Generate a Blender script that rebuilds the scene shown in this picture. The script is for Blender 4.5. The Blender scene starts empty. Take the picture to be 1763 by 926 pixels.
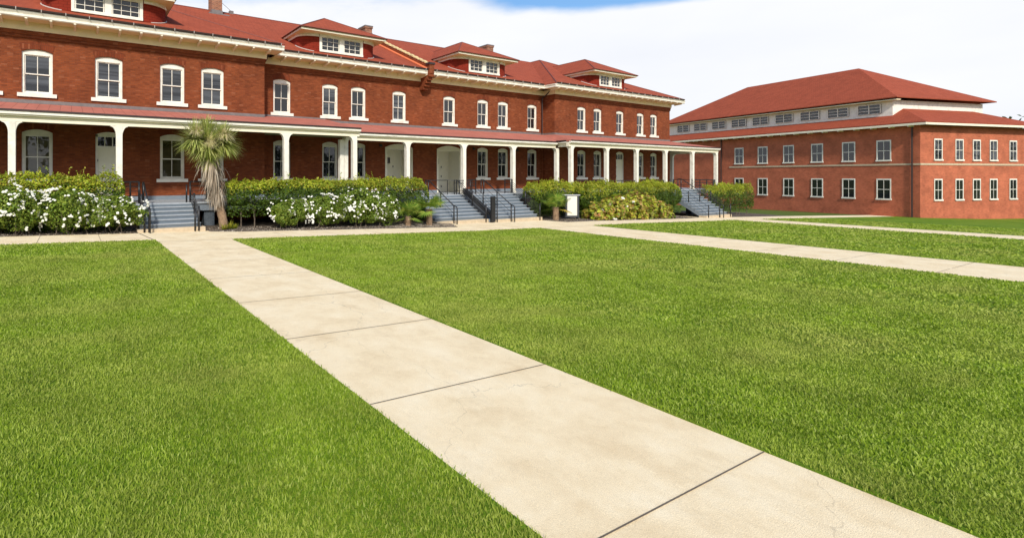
import bpy, math, random
import numpy as np
from mathutils import Vector, Matrix, geometry
random.seed(7); RNG = np.random.default_rng(7)
R = math.radians
S = bpy.context.scene
col = S.collection
# ---------------------------------------------------------------- camera, sky, sun, exposure
cd = bpy.data.cameras.new("camera"); cam = bpy.data.objects.new("camera", cd); col.objects.link(cam)
cd.sensor_width = 36.0; cd.lens = 852/1763*36; cd.clip_end = 3000; cd.clip_start = .1
cd.shift_x = (881.5-600)/1763; cd.shift_y = -(463-302)/1763
cam.location = (0, 0, 2.44); cam.rotation_euler = (R(90), 0, -math.atan(477/852))
S.camera = cam
SUN_DIR = Vector((-.42, -.76, .70)).normalized()
sl = bpy.data.lights.new("sun", 'SUN'); sl.energy = 4.0; sl.angle = R(4); sl.color = (1, .94, .84)
so = bpy.data.objects.new("sun", sl); so.rotation_euler = SUN_DIR.to_track_quat('Z', 'Y').to_euler(); col.objects.link(so)
S.view_settings.view_transform = 'Standard'; S.view_settings.look = 'None'
S.view_settings.exposure = .12; S.view_settings.gamma = 1
W = bpy.data.worlds.new("World"); S.world = W; W.use_nodes = True
def world():
    nt = W.node_tree; nt.nodes.clear(); N = nt.nodes.new; L = nt.links.new
    out = N('ShaderNodeOutputWorld'); bg = N('ShaderNodeBackground'); sky = N('ShaderNodeTexSky')
    sky.sky_type = 'NISHITA'; sky.sun_disc = False
    sky.sun_elevation = math.asin(SUN_DIR.z); sky.sun_rotation = math.atan2(SUN_DIR.x, SUN_DIR.y)
    bg.inputs[1].default_value = 0.09
    tc = N('ShaderNodeTexCoord'); mp = N('ShaderNodeMapping'); mp.inputs['Scale'].default_value = (1.1, 1.1, 3.4)
    mp.inputs['Location'].default_value = (3.2, .4, .0)
    L(tc.outputs['Generated'], mp.inputs[0])
    n1 = N('ShaderNodeTexNoise'); n1.inputs['Scale'].default_value = 2.6; n1.inputs['Detail'].default_value = 7; n1.inputs['Roughness'].default_value = .55
    L(mp.outputs[0], n1.inputs['Vector'])
    sx = N('ShaderNodeSeparateXYZ'); L(tc.outputs['Generated'], sx.inputs[0])
    mr = N('ShaderNodeMapRange'); mr.inputs[1].default_value = .17; mr.inputs[2].default_value = .42; mr.inputs[3].default_value = .72; mr.inputs[4].default_value = -.12
    L(sx.outputs['Z'], mr.inputs[0])
    ad = N('ShaderNodeMath'); ad.operation = 'ADD'; L(n1.outputs['Fac'], ad.inputs[0]); L(mr.outputs[0], ad.inputs[1])
    cr = N('ShaderNodeMapRange'); cr.interpolation_type = 'SMOOTHSTEP'; cr.inputs[1].default_value = .42; cr.inputs[2].default_value = .78
    vs = N('ShaderNodeVectorMath'); vs.operation = 'SUBTRACT'; L(tc.outputs['Generated'], vs.inputs[0]); vs.inputs[1].default_value = (.845, .435, .335)
    vm = N('ShaderNodeVectorMath'); vm.operation = 'MULTIPLY'; L(vs.outputs[0], vm.inputs[0]); vm.inputs[1].default_value = (1, 1, 5)
    vl = N('ShaderNodeVectorMath'); vl.operation = 'LENGTH'; L(vm.outputs[0], vl.inputs[0])
    bm = N('ShaderNodeMapRange'); bm.interpolation_type = 'SMOOTHSTEP'; bm.inputs[1].default_value = .05; bm.inputs[2].default_value = .42; bm.inputs[3].default_value = -1.0; bm.inputs[4].default_value = 0; L(vl.outputs['Value'], bm.inputs[0])
    a2 = N('ShaderNodeMath'); a2.operation = 'ADD'; L(ad.outputs[0], a2.inputs[0]); L(bm.outputs[0], a2.inputs[1])
    L(a2.outputs[0], cr.inputs[0])
    n2 = N('ShaderNodeTexNoise'); n2.inputs['Scale'].default_value = 1.7; n2.inputs['Detail'].default_value = 5
    L(mp.outputs[0], n2.inputs['Vector'])
    cc = N('ShaderNodeValToRGB'); e = cc.color_ramp.elements
    e[0].position = .3; e[0].color = (9.0, 9.3, 10.0, 1); e[1].position = .62; e[1].color = (10.1, 10.25, 10.6, 1)
    L(n2.outputs['Fac'], cc.inputs[0])
    mx = N('ShaderNodeMix'); mx.data_type = 'RGBA'; L(cr.outputs[0], mx.inputs['Factor'])
    hs = N('ShaderNodeHueSaturation'); hs.inputs['Saturation'].default_value = 1.25; hs.inputs['Value'].default_value = 1.9
    L(sky.outputs[0], hs.inputs['Color']); L(hs.outputs[0], mx.inputs['A']); L(cc.outputs[0], mx.inputs['B'])
    L(mx.outputs['Result'], bg.inputs[0]); L(bg.outputs[0], out.inputs[0])
world()
# ---------------------------------------------------------------- helpers
def gz(x):       # the ground falls gently along the front of the building
    return float(np.interp(x, [-60, -2, 0, 18, 24, 30, 38.7, 46, 60, 90, 140], [1.0, .25, .19, -.35, -.47, -.57, -.83, -1.0, -1.45, -2.5, -3.2]))
def tag(o, label=None, cat=None, group=None, kind=None):
    if label: o['label'] = label
    if cat: o['category'] = cat
    if group: o['group'] = group
    if kind: o['kind'] = kind
    return o
def empty(name, loc, label, cat, group=None):
    o = bpy.data.objects.new(name, None); o.location = loc; o.empty_display_size = .3; col.objects.link(o)
    return tag(o, label, cat, group)
def wloc(o):
    v = Vector((0, 0, 0))
    while o: v += o.location; o = o.parent
    return v
def link(o, parent=None, world=None):
    if parent: o.parent = parent
    if world is not None: o.location = Vector(world) - (wloc(parent) if parent else Vector())
    col.objects.link(o); return o
class MB:
    def __init__(s): s.v = []; s.f = []; s.m = []
    def add(s, vs, fs, mi=0):
        b = len(s.v); s.v += [tuple(v) for v in vs]; s.f += [tuple(i+b for i in f) for f in fs]; s.m += [mi]*len(fs)
    def box(s, x0, x1, y0, y1, z0, z1, mi=0):
        s.add([(x0,y0,z0),(x1,y0,z0),(x1,y1,z0),(x0,y1,z0),(x0,y0,z1),(x1,y0,z1),(x1,y1,z1),(x0,y1,z1)],
              [(0,3,2,1),(4,5,6,7),(0,1,5,4),(1,2,6,5),(2,3,7,6),(3,0,4,7)], mi)
    def poly(s, pts, mi=0): s.add(pts, [tuple(range(len(pts)))], mi)
    def prism(s, pts, a0, a1, axis='y', mi=0):   # pts in the plane across axis; for 'y' (x,z); 'x' (y,z); 'z' (x,y)
        n = len(pts)
        def P(p, a): return (p[0], a, p[1]) if axis == 'y' else (a, p[0], p[1]) if axis == 'x' else (p[0], p[1], a)
        s.add([P(p, a0) for p in pts]+[P(p, a1) for p in pts],
              [tuple(range(n)), tuple(range(2*n-1, n-1, -1))]+[(i, n+i, n+(i+1) % n, (i+1) % n) for i in range(n)], mi)
    def slab(s, pts, th, mi=0):                   # polygon thickened downwards
        n = len(pts)
        s.add([tuple(p) for p in pts]+[(p[0], p[1], p[2]-th) for p in pts],
              [tuple(range(n)), tuple(range(2*n-1, n-1, -1))]+[(i, n+i, n+(i+1) % n, (i+1) % n) for i in range(n)], mi)
    def tube(s, pts, r, n=6, mi=0, r2=None):
        pts = [Vector(p) for p in pts]; K = len(pts); vs = []
        for k, p in enumerate(pts):
            d = (pts[min(k+1, K-1)]-pts[max(k-1, 0)]).normalized()
            a = d.orthogonal().normalized() if k == 0 else (a - d*a.dot(d)).normalized()
            b = d.cross(a); rr = r if r2 is None else r+(r2-r)*k/(K-1)
            if callable(r): rr = r(k/(K-1))
            vs += [p+(a*math.cos(6.28318*i/n)+b*math.sin(6.28318*i/n))*rr for i in range(n)]
        fs = [(k*n+i, k*n+(i+1) % n, (k+1)*n+(i+1) % n, (k+1)*n+i) for k in range(K-1) for i in range(n)]
        fs += [tuple(range(n-1, -1, -1)), tuple(range((K-1)*n, K*n))]
        s.add(vs, fs, mi)
    def mesh(s, name, mats, off=(0, 0, 0), fix=True):
        me = bpy.data.meshes.new(name); o = Vector(off)
        me.from_pydata([(v[0]-o.x, v[1]-o.y, v[2]-o.z) for v in s.v], [], s.f)
        for m in (mats if isinstance(mats, (list, tuple)) else [mats]): me.materials.append(m)
        me.polygons.foreach_set('material_index', s.m)
        if fix:
            import bmesh
            b = bmesh.new(); b.from_mesh(me); bmesh.ops.recalc_face_normals(b, faces=b.faces); b.to_mesh(me); b.free()
        me.update(); return me
    def parts(s):
        # connected pieces
        p = list(range(len(s.v)))
        def fnd(i):
            while p[i] != i: p[i] = p[p[i]]; i = p[i]
            return i
        for f in s.f:
            for i in f[1:]: p[fnd(i)] = fnd(f[0])
        g = {}
        for k, f in enumerate(s.f): g.setdefault(fnd(f[0]), []).append(k)
        for ks in g.values():
            m = MB(); ix = {}
            for k in ks:
                m.f.append(tuple(ix.setdefault(i, len(ix)) for i in s.f[k])); m.m.append(s.m[k])
            m.v = [s.v[i] for i in ix]; yield m
    def build_each(s, name, mats, parent): return [m.build(name, mats, parent) for m in s.parts()]
    def build(s, name, mats, parent=None, local=False, smooth=False, bevel=0):
        off = wloc(parent) if parent and not local else (0, 0, 0)
        me = s.mesh(name, mats, off)
        if smooth: me.shade_smooth()
        o = bpy.data.objects.new(name, me)
        if parent: o.parent = parent
        col.objects.link(o)
        if bevel:
            m = o.modifiers.new('b', 'BEVEL'); m.width = bevel; m.segments = 2; m.limit_method = 'ANGLE'
        return o
def copy_tree(o, parent=None):
    c = o.copy(); col.objects.link(c)
    if parent: c.parent = parent
    for ch in list(o.children): copy_tree(ch, c)
    return c
# ---------------------------------------------------------------- materials
def mat(name, rgb=(.5, .5, .5), rough=.7, metal=0, var=0, vscale=3, bump=0, bscale=40, spec=.5, stain=None):
    m = bpy.data.materials.new(name); m.use_nodes = True; nt = m.node_tree; b = nt.nodes['Principled BSDF']
    b.inputs['Base Color'].default_value = (*rgb, 1); b.inputs['Roughness'].default_value = rough; b.inputs['Metallic'].default_value = metal
    b.inputs['Specular IOR Level'].default_value = spec
    N = nt.nodes.new; L = nt.links.new
    g = N('ShaderNodeNewGeometry')
    if var:
        n = N('ShaderNodeTexNoise'); n.inputs['Scale'].default_value = vscale; n.inputs['Detail'].default_value = 6; n.inputs['Roughness'].default_value = .65
        L(g.outputs['Position'], n.inputs['Vector'])
        r = N('ShaderNodeMapRange'); r.inputs[1].default_value = .3; r.inputs[2].default_value = .7; r.inputs[3].default_value = 1-var; r.inputs[4].default_value = 1+var
        L(n.outputs['Fac'], r.inputs[0])
        h = N('ShaderNodeHueSaturation'); h.inputs['Color'].default_value = (*rgb, 1); L(r.outputs[0], h.inputs['Value'])
        src = h.outputs[0]
        if stain:
            n3 = N('ShaderNodeTexNoise'); n3.inputs['Scale'].default_value = stain[1]; n3.inputs['Detail'].default_value = 8; n3.inputs['Roughness'].default_value = .7
            L(g.outputs['Position'], n3.inputs['Vector'])
            r3 = N('ShaderNodeMapRange'); r3.inputs[1].default_value = .5; r3.inputs[2].default_value = .72; L(n3.outputs['Fac'], r3.inputs[0])
            mx = N('ShaderNodeMix'); mx.data_type = 'RGBA'; L(r3.outputs[0], mx.inputs['Factor']); L(src, mx.inputs['A']); mx.inputs['B'].default_value = (*stain[0], 1)
            src = mx.outputs['Result']
        L(src, b.inputs['Base Color'])
    if bump:
        n2 = N('ShaderNodeTexNoise'); n2.inputs['Scale'].default_value = bscale; n2.inputs['Detail'].default_value = 4
        L(g.outputs['Position'], n2.inputs['Vector'])
        bp = N('ShaderNodeBump'); bp.inputs['Strength'].default_value = bump; bp.inputs['Distance'].default_value = .02
        L(n2.outputs['Fac'], bp.inputs['Height']); L(bp.outputs[0], b.inputs['Normal'])
    return m
def brick_mat(name, c1, c2, mortar, w=.22, h=.072, ms=.011, big=.28, pale=(.42, .16, .08), scale_z=1):
    m = bpy.data.materials.new(name); m.use_nodes = True; nt = m.node_tree; b = nt.nodes['Principled BSDF']; N = nt.nodes.new; L = nt.links.new
    b.inputs['Roughness'].default_value = .9; b.inputs['Specular IOR Level'].default_value = .2
    g = N('ShaderNodeNewGeometry'); s = N('ShaderNodeSeparateXYZ'); L(g.outputs['Position'], s.inputs[0])
    a = N('ShaderNodeMath'); a.operation = 'ADD'; L(s.outputs['X'], a.inputs[0]); L(s.outputs['Y'], a.inputs[1])
    c = N('ShaderNodeCombineXYZ'); L(a.outputs[0], c.inputs['X']); L(s.outputs['Z'], c.inputs['Y'])
    t = N('ShaderNodeTexBrick'); L(c.outputs[0], t.inputs['Vector']); t.inputs['Scale'].default_value = 1
    t.inputs['Color1'].default_value = (*c1, 1); t.inputs['Color2'].default_value = (*c2, 1); t.inputs['Mortar'].default_value = (*mortar, 1)
    t.inputs['Brick Width'].default_value = w; t.inputs['Row Height'].default_value = h; t.inputs['Mortar Size'].default_value = ms; t.inputs['Mortar Smooth'].default_value = .3
    n = N('ShaderNodeTexNoise'); n.inputs['Scale'].default_value = .8; n.inputs['Detail'].default_value = 9; n.inputs['Roughness'].default_value = .7; L(g.outputs['Position'], n.inputs['Vector'])
    r = N('ShaderNodeMapRange'); r.inputs[1].default_value = .3; r.inputs[2].default_value = .7; r.inputs[3].default_value = 1-big; r.inputs[4].default_value = 1+big; L(n.outputs['Fac'], r.inputs[0])
    hs = N('ShaderNodeHueSaturation'); L(t.outputs['Color'], hs.inputs['Color']); L(r.outputs[0], hs.inputs['Value'])
    # scattered pale and dark bricks, one value to a brick
    sn = N('ShaderNodeVectorMath'); sn.operation = 'SNAP'; sn.inputs[1].default_value = (w, h, 1); L(c.outputs[0], sn.inputs[0])
    wn = N('ShaderNodeTexWhiteNoise'); wn.noise_dimensions = '3D'; L(sn.outputs[0], wn.inputs['Vector'])
    r2 = N('ShaderNodeMapRange'); r2.inputs[1].default_value = .93; r2.inputs[2].default_value = 1; r2.inputs[4].default_value = .4; L(wn.outputs['Value'], r2.inputs[0])
    mx = N('ShaderNodeMix'); mx.data_type = 'RGBA'; L(r2.outputs[0], mx.inputs['Factor']); L(hs.outputs[0], mx.inputs['A']); mx.inputs['B'].default_value = (*pale, 1)
    wn2 = N('ShaderNodeMapRange'); wn2.inputs[1].default_value = 0; wn2.inputs[2].default_value = .3; wn2.inputs[3].default_value = .8; wn2.inputs[4].default_value = 1; L(wn.outputs['Value'], wn2.inputs[0])
    h2 = N('ShaderNodeHueSaturation'); L(mx.outputs['Result'], h2.inputs['Color']); L(wn2.outputs[0], h2.inputs['Value'])
    L(h2.outputs[0], b.inputs['Base Color'])
    bp = N('ShaderNodeBump'); bp.inputs['Strength'].default_value = .5; bp.inputs['Distance'].default_value = .008; L(t.outputs['Fac'], bp.inputs['Height']); bp.invert = True; L(bp.outputs[0], b.inputs['Normal'])
    return m
def leaf_mat(name, cols, trans=.35, rough=.5, va=.3):
    m = bpy.data.materials.new(name); m.use_nodes = True; nt = m.node_tree; N = nt.nodes.new; L = nt.links.new
    b = nt.nodes['Principled BSDF']; b.inputs['Roughness'].default_value = rough; b.inputs['Specular IOR Level'].default_value = .35
    g = N('ShaderNodeNewGeometry'); cr = N('ShaderNodeValToRGB'); e = cr.color_ramp.elements
    for i, c in enumerate(cols):
        p = i/(len(cols)-1) if len(cols) > 1 else 0
        el = e[i] if i < 2 else e.new(p)
        el.position = p; el.color = (*c, 1)
    L(g.outputs['Random Per Island'], cr.inputs[0])
    n = N('ShaderNodeTexNoise'); n.inputs['Scale'].default_value = 1.3; n.inputs['Detail'].default_value = 3; L(g.outputs['Position'], n.inputs['Vector'])
    r = N('ShaderNodeMapRange'); r.inputs[1].default_value = .3; r.inputs[2].default_value = .7; r.inputs[3].default_value = 1-va; r.inputs[4].default_value = 1+va; L(n.outputs['Fac'], r.inputs[0])
    h = N('ShaderNodeHueSaturation'); L(cr.outputs[0], h.inputs['Color']); L(r.outputs[0], h.inputs['Value']); L(h.outputs[0], b.inputs['Base Color'])
    t = N('ShaderNodeBsdfTranslucent'); L(h.outputs[0], t.inputs['Color'])
    ms = N('ShaderNodeMixShader'); ms.inputs[0].default_value = trans; L(b.outputs[0], ms.inputs[1]); L(t.outputs[0], ms.inputs[2])
    L(ms.outputs[0], nt.nodes['Material Output'].inputs[0]); return m
def roof_mat(name, rgb, course=.14, seam=0):
    m = bpy.data.materials.new(name); m.use_nodes = True; nt = m.node_tree; b = nt.nodes['Principled BSDF']; N = nt.nodes.new; L = nt.links.new
    b.inputs['Roughness'].default_value = .92; b.inputs['Specular IOR Level'].default_value = .2
    g = N('ShaderNodeNewGeometry'); s = N('ShaderNodeSeparateXYZ'); L(g.outputs['Position'], s.inputs[0])
    c = N('ShaderNodeCombineXYZ'); a = N('ShaderNodeMath'); a.operation = 'ADD'; L(s.outputs['X'], a.inputs[0]); L(s.outputs['Y'], a.inputs[1])
    L(a.outputs[0] if not seam else s.outputs['X'], c.inputs['X']); L(s.outputs['Z'], c.inputs['Y'])
    t = N('ShaderNodeTexBrick'); L(c.outputs[0], t.inputs['Vector']); t.inputs['Scale'].default_value = 1; t.inputs['Mortar Size'].default_value = .012
    t.inputs['Brick Width'].default_value = .3 if not seam else .42; t.inputs['Row Height'].default_value = course*.45 if not seam else 5
    t.offset = .5 if not seam else 0
    f = .84 if not seam else .95
    t.inputs['Color1'].default_value = (*rgb, 1); t.inputs['Color2'].default_value = (rgb[0]*f, rgb[1]*f*.95, rgb[2]*f*.95, 1); t.inputs['Mortar'].default_value = (rgb[0]*.6, rgb[1]*.55, rgb[2]*.55, 1)
    n = N('ShaderNodeTexNoise'); n.inputs['Scale'].default_value = 1.1; n.inputs['Detail'].default_value = 10; n.inputs['Roughness'].default_value = .75; L(g.outputs['Position'], n.inputs['Vector'])
    r = N('ShaderNodeMapRange'); r.inputs[1].default_value = .3; r.inputs[2].default_value = .7; r.inputs[3].default_value = .82; r.inputs[4].default_value = 1.18; L(n.outputs['Fac'], r.inputs[0])
    h = N('ShaderNodeHueSaturation'); L(t.outputs['Color'], h.inputs['Color']); L(r.outputs[0], h.inputs['Value']); L(h.outputs[0], b.inputs['Base Color'])
    n2 = N('ShaderNodeTexNoise'); n2.inputs['Scale'].default_value = 60; L(g.outputs['Position'], n2.inputs['Vector'])
    bp = N('ShaderNodeBump'); bp.inputs['Strength'].default_value = .4; bp.inputs['Distance'].default_value = .01; L(n2.outputs['Fac'], bp.inputs['Height']); L(bp.outputs[0], b.inputs['Normal'])
    return m
def glass_mat(name, rgb, band=None):
    m = bpy.data.materials.new(name); m.use_nodes = True; nt = m.node_tree; b = nt.nodes['Principled BSDF']; N = nt.nodes.new; L = nt.links.new
    b.inputs['Roughness'].default_value = .02; b.inputs['IOR'].default_value = 1.65; b.inputs['Base Color'].default_value = (*rgb, 1)
    g = N('ShaderNodeNewGeometry')
    if band:       # level bands in the pane colour: blurred reflections painted over drawn blinds
        mp = N('ShaderNodeMapping'); mp.inputs['Scale'].default_value = (.25, .25, band); L(g.outputs['Position'], mp.inputs[0])
        w = N('ShaderNodeTexNoise'); w.inputs['Scale'].default_value = 1; w.inputs['Detail'].default_value = 4; L(mp.outputs[0], w.inputs['Vector'])
        wr_ = N('ShaderNodeMapRange'); wr_.inputs[1].default_value = .42; wr_.inputs[2].default_value = .62; L(w.outputs['Fac'], wr_.inputs[0])
        mx = N('ShaderNodeMix'); mx.data_type = 'RGBA'; L(wr_.outputs[0], mx.inputs['Factor']); mx.inputs['A'].default_value = (rgb[0]*.5, rgb[1]*.5, rgb[2]*.5, 1); mx.inputs['B'].default_value = (rgb[0]*2.6, rgb[1]*2.6, rgb[2]*2.4, 1)
        L(mx.outputs['Result'], b.inputs['Base Color'])
    n = N('ShaderNodeTexNoise'); n.inputs['Scale'].default_value = 1.5; L(g.outputs['Position'], n.inputs['Vector'])
    bp = N('ShaderNodeBump'); bp.inputs['Strength'].default_value = .12; bp.inputs['Distance'].default_value = .03; L(n.outputs['Fac'], bp.inputs['Height']); L(bp.outputs[0], b.inputs['Normal'])
    return m
M = {}
M['brick'] = brick_mat('red_brick', (.245, .062, .019), (.165, .038, .012), (.17, .055, .027), pale=(.34, .14, .075), big=.24)
M['arch'] = brick_mat('arch_brick', (.19, .040, .013), (.15, .030, .010), (.12, .036, .018), w=.075, h=.24)
M['brick2'] = brick_mat('sunlit_orange_brick', (.48, .135, .065), (.42, .11, .055), (.42, .15, .09))  # far wall's brick, with the sunshine on it put into the colour
M['chim'] = brick_mat('chimney_brick', (.36, .13, .06), (.13, .04, .025), (.35, .25, .18), big=.35)
M['pier'] = brick_mat('painted_brick', (.10, .12, .14), (.09, .11, .13), (.06, .07, .085), pale=(.12, .14, .16))
M['cream'] = mat('cream_paint', (.80, .74, .58), .55, var=.06, vscale=2, bump=.08, bscale=12)
M['white'] = mat('white_paint', (.79, .755, .66), .5, var=.09, vscale=3.5, bump=.08, bscale=15, stain=((.60, .56, .47), 1.7))
M['soffit'] = mat('soffit_paint', (.80, .70, .46), .6, var=.08, vscale=1.5)
M['door'] = mat('door_paint', (.78, .74, .60), .5, var=.04)
M['roof'] = roof_mat('red_shingle', (.35, .080, .038))
M['proof'] = roof_mat('porch_shingle', (.40, .14, .10), course=.1, seam=1)
M['shingle'] = roof_mat('wall_shingle', (.23, .026, .012), course=.3)
M['flash'] = mat('grey_flashing', (.16, .14, .135), .6, var=.2, vscale=4)
M['lead'] = mat('pale_flashing', (.5, .44, .40), .5, var=.15, vscale=9)
M['gutter'] = mat('dark_gutter', (.035, .02, .018), .5)
M['ridge'] = mat('ridge_cap', (.17, .045, .03), .8, var=.2)
M['copper'] = mat('copper_strip', (.75, .20, .08), .45)
M['coping'] = mat('coping_tile', (.62, .48, .24), .7, var=.35, vscale=5)
M['black'] = mat('black_metal', (.012, .012, .013), .4)
M['step'] = mat('blue_grey_paint', (.17, .20, .235), .5, var=.12, vscale=4, bump=.05)
M['tread'] = mat('skylit_tread_paint', (.33, .36, .39), .5, var=.12, vscale=5, bump=.05)  # paler copy of the step paint: skylight on the treads put into the colour
M['riser'] = mat('shaded_riser_paint', (.12, .15, .18), .5, var=.1, vscale=4)  # darker copy of the step paint, shade against the skylit treads put in
M['sand'] = mat('sand_concrete', (.50, .40, .27), .85, var=.15, vscale=5, bump=.15, bscale=30)
M['grey'] = mat('grey_metal', (.045, .048, .055), .45)
M['panel'] = mat('cream_panel', (.72, .69, .60), .4, var=.03)
M['mark'] = mat('faded_mark', (.45, .45, .42), .6)
M['glass'] = glass_mat('dark_glass', (.012, .013, .015))
M['glass_blind_reflect'] = glass_mat('glass_blind_reflection', (.026, .029, .035), 5)
M['glass_curt'] = glass_mat('glass_over_curtain', (.03, .026, .014), 1.2)
M['bark'] = mat('bark', (.13, .10, .07), .9, var=.3, vscale=12, bump=.6, bscale=30)
M['trunk'] = mat('palm_trunk', (.26, .17, .10), .9, var=.4, vscale=14, bump=.8, bscale=35)
M['petal'] = mat('rose_petal', (.86, .85, .76), .6, var=.05, vscale=30)
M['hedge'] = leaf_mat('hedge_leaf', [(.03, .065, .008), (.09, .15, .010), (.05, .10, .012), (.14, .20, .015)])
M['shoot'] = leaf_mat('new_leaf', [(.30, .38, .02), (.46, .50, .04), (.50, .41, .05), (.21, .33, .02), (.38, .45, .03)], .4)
M['rose'] = leaf_mat('rose_leaf', [(.10, .18, .02), (.19, .29, .03), (.30, .36, .05), (.07, .12, .015)])
M['hyd'] = leaf_mat('lobed_leaf', [(.24, .34, .02), (.38, .46, .04), (.46, .48, .04), (.50, .30, .10), (.20, .33, .04), (.36, .14, .06), (.42, .46, .05)], .35)
M['frond'] = leaf_mat('palm_leaf', [(.13, .25, .03), (.25, .37, .05), (.42, .46, .09)], .3)
M['yellow'] = leaf_mat('yellow_frond', [(.5, .35, .03), (.4, .32, .04)], .3)
M['yucca'] = leaf_mat('strap_leaf', [(.20, .28, .04), (.42, .48, .10), (.66, .64, .26), (.28, .38, .07), (.56, .56, .20)], .3)
M['seedhead'] = leaf_mat('seed_head', [(.66, .58, .30), (.76, .68, .40), (.52, .45, .22)], .25)
M['dead'] = leaf_mat('dead_leaf', [(.34, .27, .19), (.50, .42, .32), (.16, .11, .07), (.60, .53, .42)], .15, .8)
M['wood'] = leaf_mat('far_tree_leaf', [(.02, .045, .01), (.05, .08, .015), (.035, .06, .012)], .2)
M['chips'] = leaf_mat('chip', [(.20, .14, .09), (.42, .36, .28), (.10, .07, .05), (.55, .5, .42)], .0, .9)
M['mulch'] = mat('mulch', (.075, .055, .038), .95, var=.5, vscale=9, bump=1, bscale=45, stain=((.22, .17, .12), 3))

def ground_mat(name, a, b_, c_, sc, bump=.6, bs=60, extra=None):
    m = bpy.data.materials.new(name); m.use_nodes = True; nt = m.node_tree; b = nt.nodes['Principled BSDF']; N = nt.nodes.new; L = nt.links.new
    b.inputs['Roughness'].default_value = .95; b.inputs['Specular IOR Level'].default_value = .15
    g = N('ShaderNodeNewGeometry')
    n = N('ShaderNodeTexNoise'); n.inputs['Scale'].default_value = sc; n.inputs['Detail'].default_value = 10; n.inputs['Roughness'].default_value = .72; L(g.outputs['Position'], n.inputs['Vector'])
    cr = N('ShaderNodeValToRGB'); e = cr.color_ramp.elements; e[0].position = .32; e[0].color = (*a, 1); e[1].position = .68; e[1].color = (*c_, 1)
    x = e.new(.5); x.color = (*b_, 1); L(n.outputs['Fac'], cr.inputs[0]); L(cr.outputs[0], b.inputs['Base Color'])
    n2 = N('ShaderNodeTexNoise'); n2.inputs['Scale'].default_value = bs; n2.inputs['Detail'].default_value = 5; L(g.outputs['Position'], n2.inputs['Vector'])
    bp = N('ShaderNodeBump'); bp.inputs['Strength'].default_value = bump; bp.inputs['Distance'].default_value = .03; L(n2.outputs['Fac'], bp.inputs['Height']); L(bp.outputs[0], b.inputs['Normal'])
    return m
M['turf'] = ground_mat('turf', (.07, .14, .006), (.12, .20, .010), (.20, .25, .025), .45)
M['path'] = ground_mat('pale_concrete', (.70, .55, .335), (.80, .66, .43), (.85, .73, .51), 1.3, .25, 120)
def weather_path():
    nt = M['path'].node_tree; N = nt.nodes.new; L = nt.links.new; b = nt.nodes['Principled BSDF']; src = b.inputs['Base Color'].links[0].from_socket
    g = N('ShaderNodeNewGeometry')
    a = N('ShaderNodeTexNoise'); a.inputs['Scale'].default_value = 170; a.inputs['Detail'].default_value = 2; L(g.outputs['Position'], a.inputs['Vector'])     # aggregate
    r = N('ShaderNodeMapRange'); r.inputs[1].default_value = .35; r.inputs[2].default_value = .65; r.inputs[3].default_value = .86; r.inputs[4].default_value = 1.1; L(a.outputs['Fac'], r.inputs[0])
    h = N('ShaderNodeHueSaturation'); L(src, h.inputs['Color']); L(r.outputs[0], h.inputs['Value'])
    mp = N('ShaderNodeMapping'); mp.inputs['Scale'].default_value = (1, .35, 1); L(g.outputs['Position'], mp.inputs[0])
    s = N('ShaderNodeTexNoise'); s.inputs['Scale'].default_value = 2.3; s.inputs['Detail'].default_value = 9; s.inputs['Roughness'].default_value = .75; L(mp.outputs[0], s.inputs['Vector'])
    r2 = N('ShaderNodeMapRange'); r2.inputs[1].default_value = .54; r2.inputs[2].default_value = .75; r2.inputs[4].default_value = .32; L(s.outputs['Fac'], r2.inputs[0])
    m = N('ShaderNodeMix'); m.data_type = 'RGBA'; L(r2.outputs[0], m.inputs['Factor']); L(h.outputs[0], m.inputs['A']); m.inputs['B'].default_value = (.50, .39, .24, 1)
    v = N('ShaderNodeTexVoronoi'); v.feature = 'DISTANCE_TO_EDGE'; v.inputs['Scale'].default_value = .42; v.inputs['Randomness'].default_value = 1
    w = N('ShaderNodeTexNoise'); w.inputs['Scale'].default_value = 3; w.inputs['Detail'].default_value = 6; L(g.outputs['Position'], w.inputs['Vector'])
    vm = N('ShaderNodeVectorMath'); vm.operation = 'MULTIPLY_ADD'; L(w.outputs['Color'], vm.inputs[0]); vm.inputs[1].default_value = (.5, .5, 0); L(g.outputs['Position'], vm.inputs[2]); L(vm.outputs[0], v.inputs['Vector'])
    r3 = N('ShaderNodeMapRange'); r3.inputs[1].default_value = .0008; r3.inputs[2].default_value = .0022; r3.inputs[3].default_value = .3; r3.inputs[4].default_value = 0; L(v.outputs['Distance'], r3.inputs[0])
    m2 = N('ShaderNodeMix'); m2.data_type = 'RGBA'; L(r3.outputs[0], m2.inputs['Factor']); L(m.outputs['Result'], m2.inputs['A']); m2.inputs['B'].default_value = (.25, .2, .14, 1)
    L(m2.outputs['Result'], b.inputs['Base Color'])
weather_path()
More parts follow.
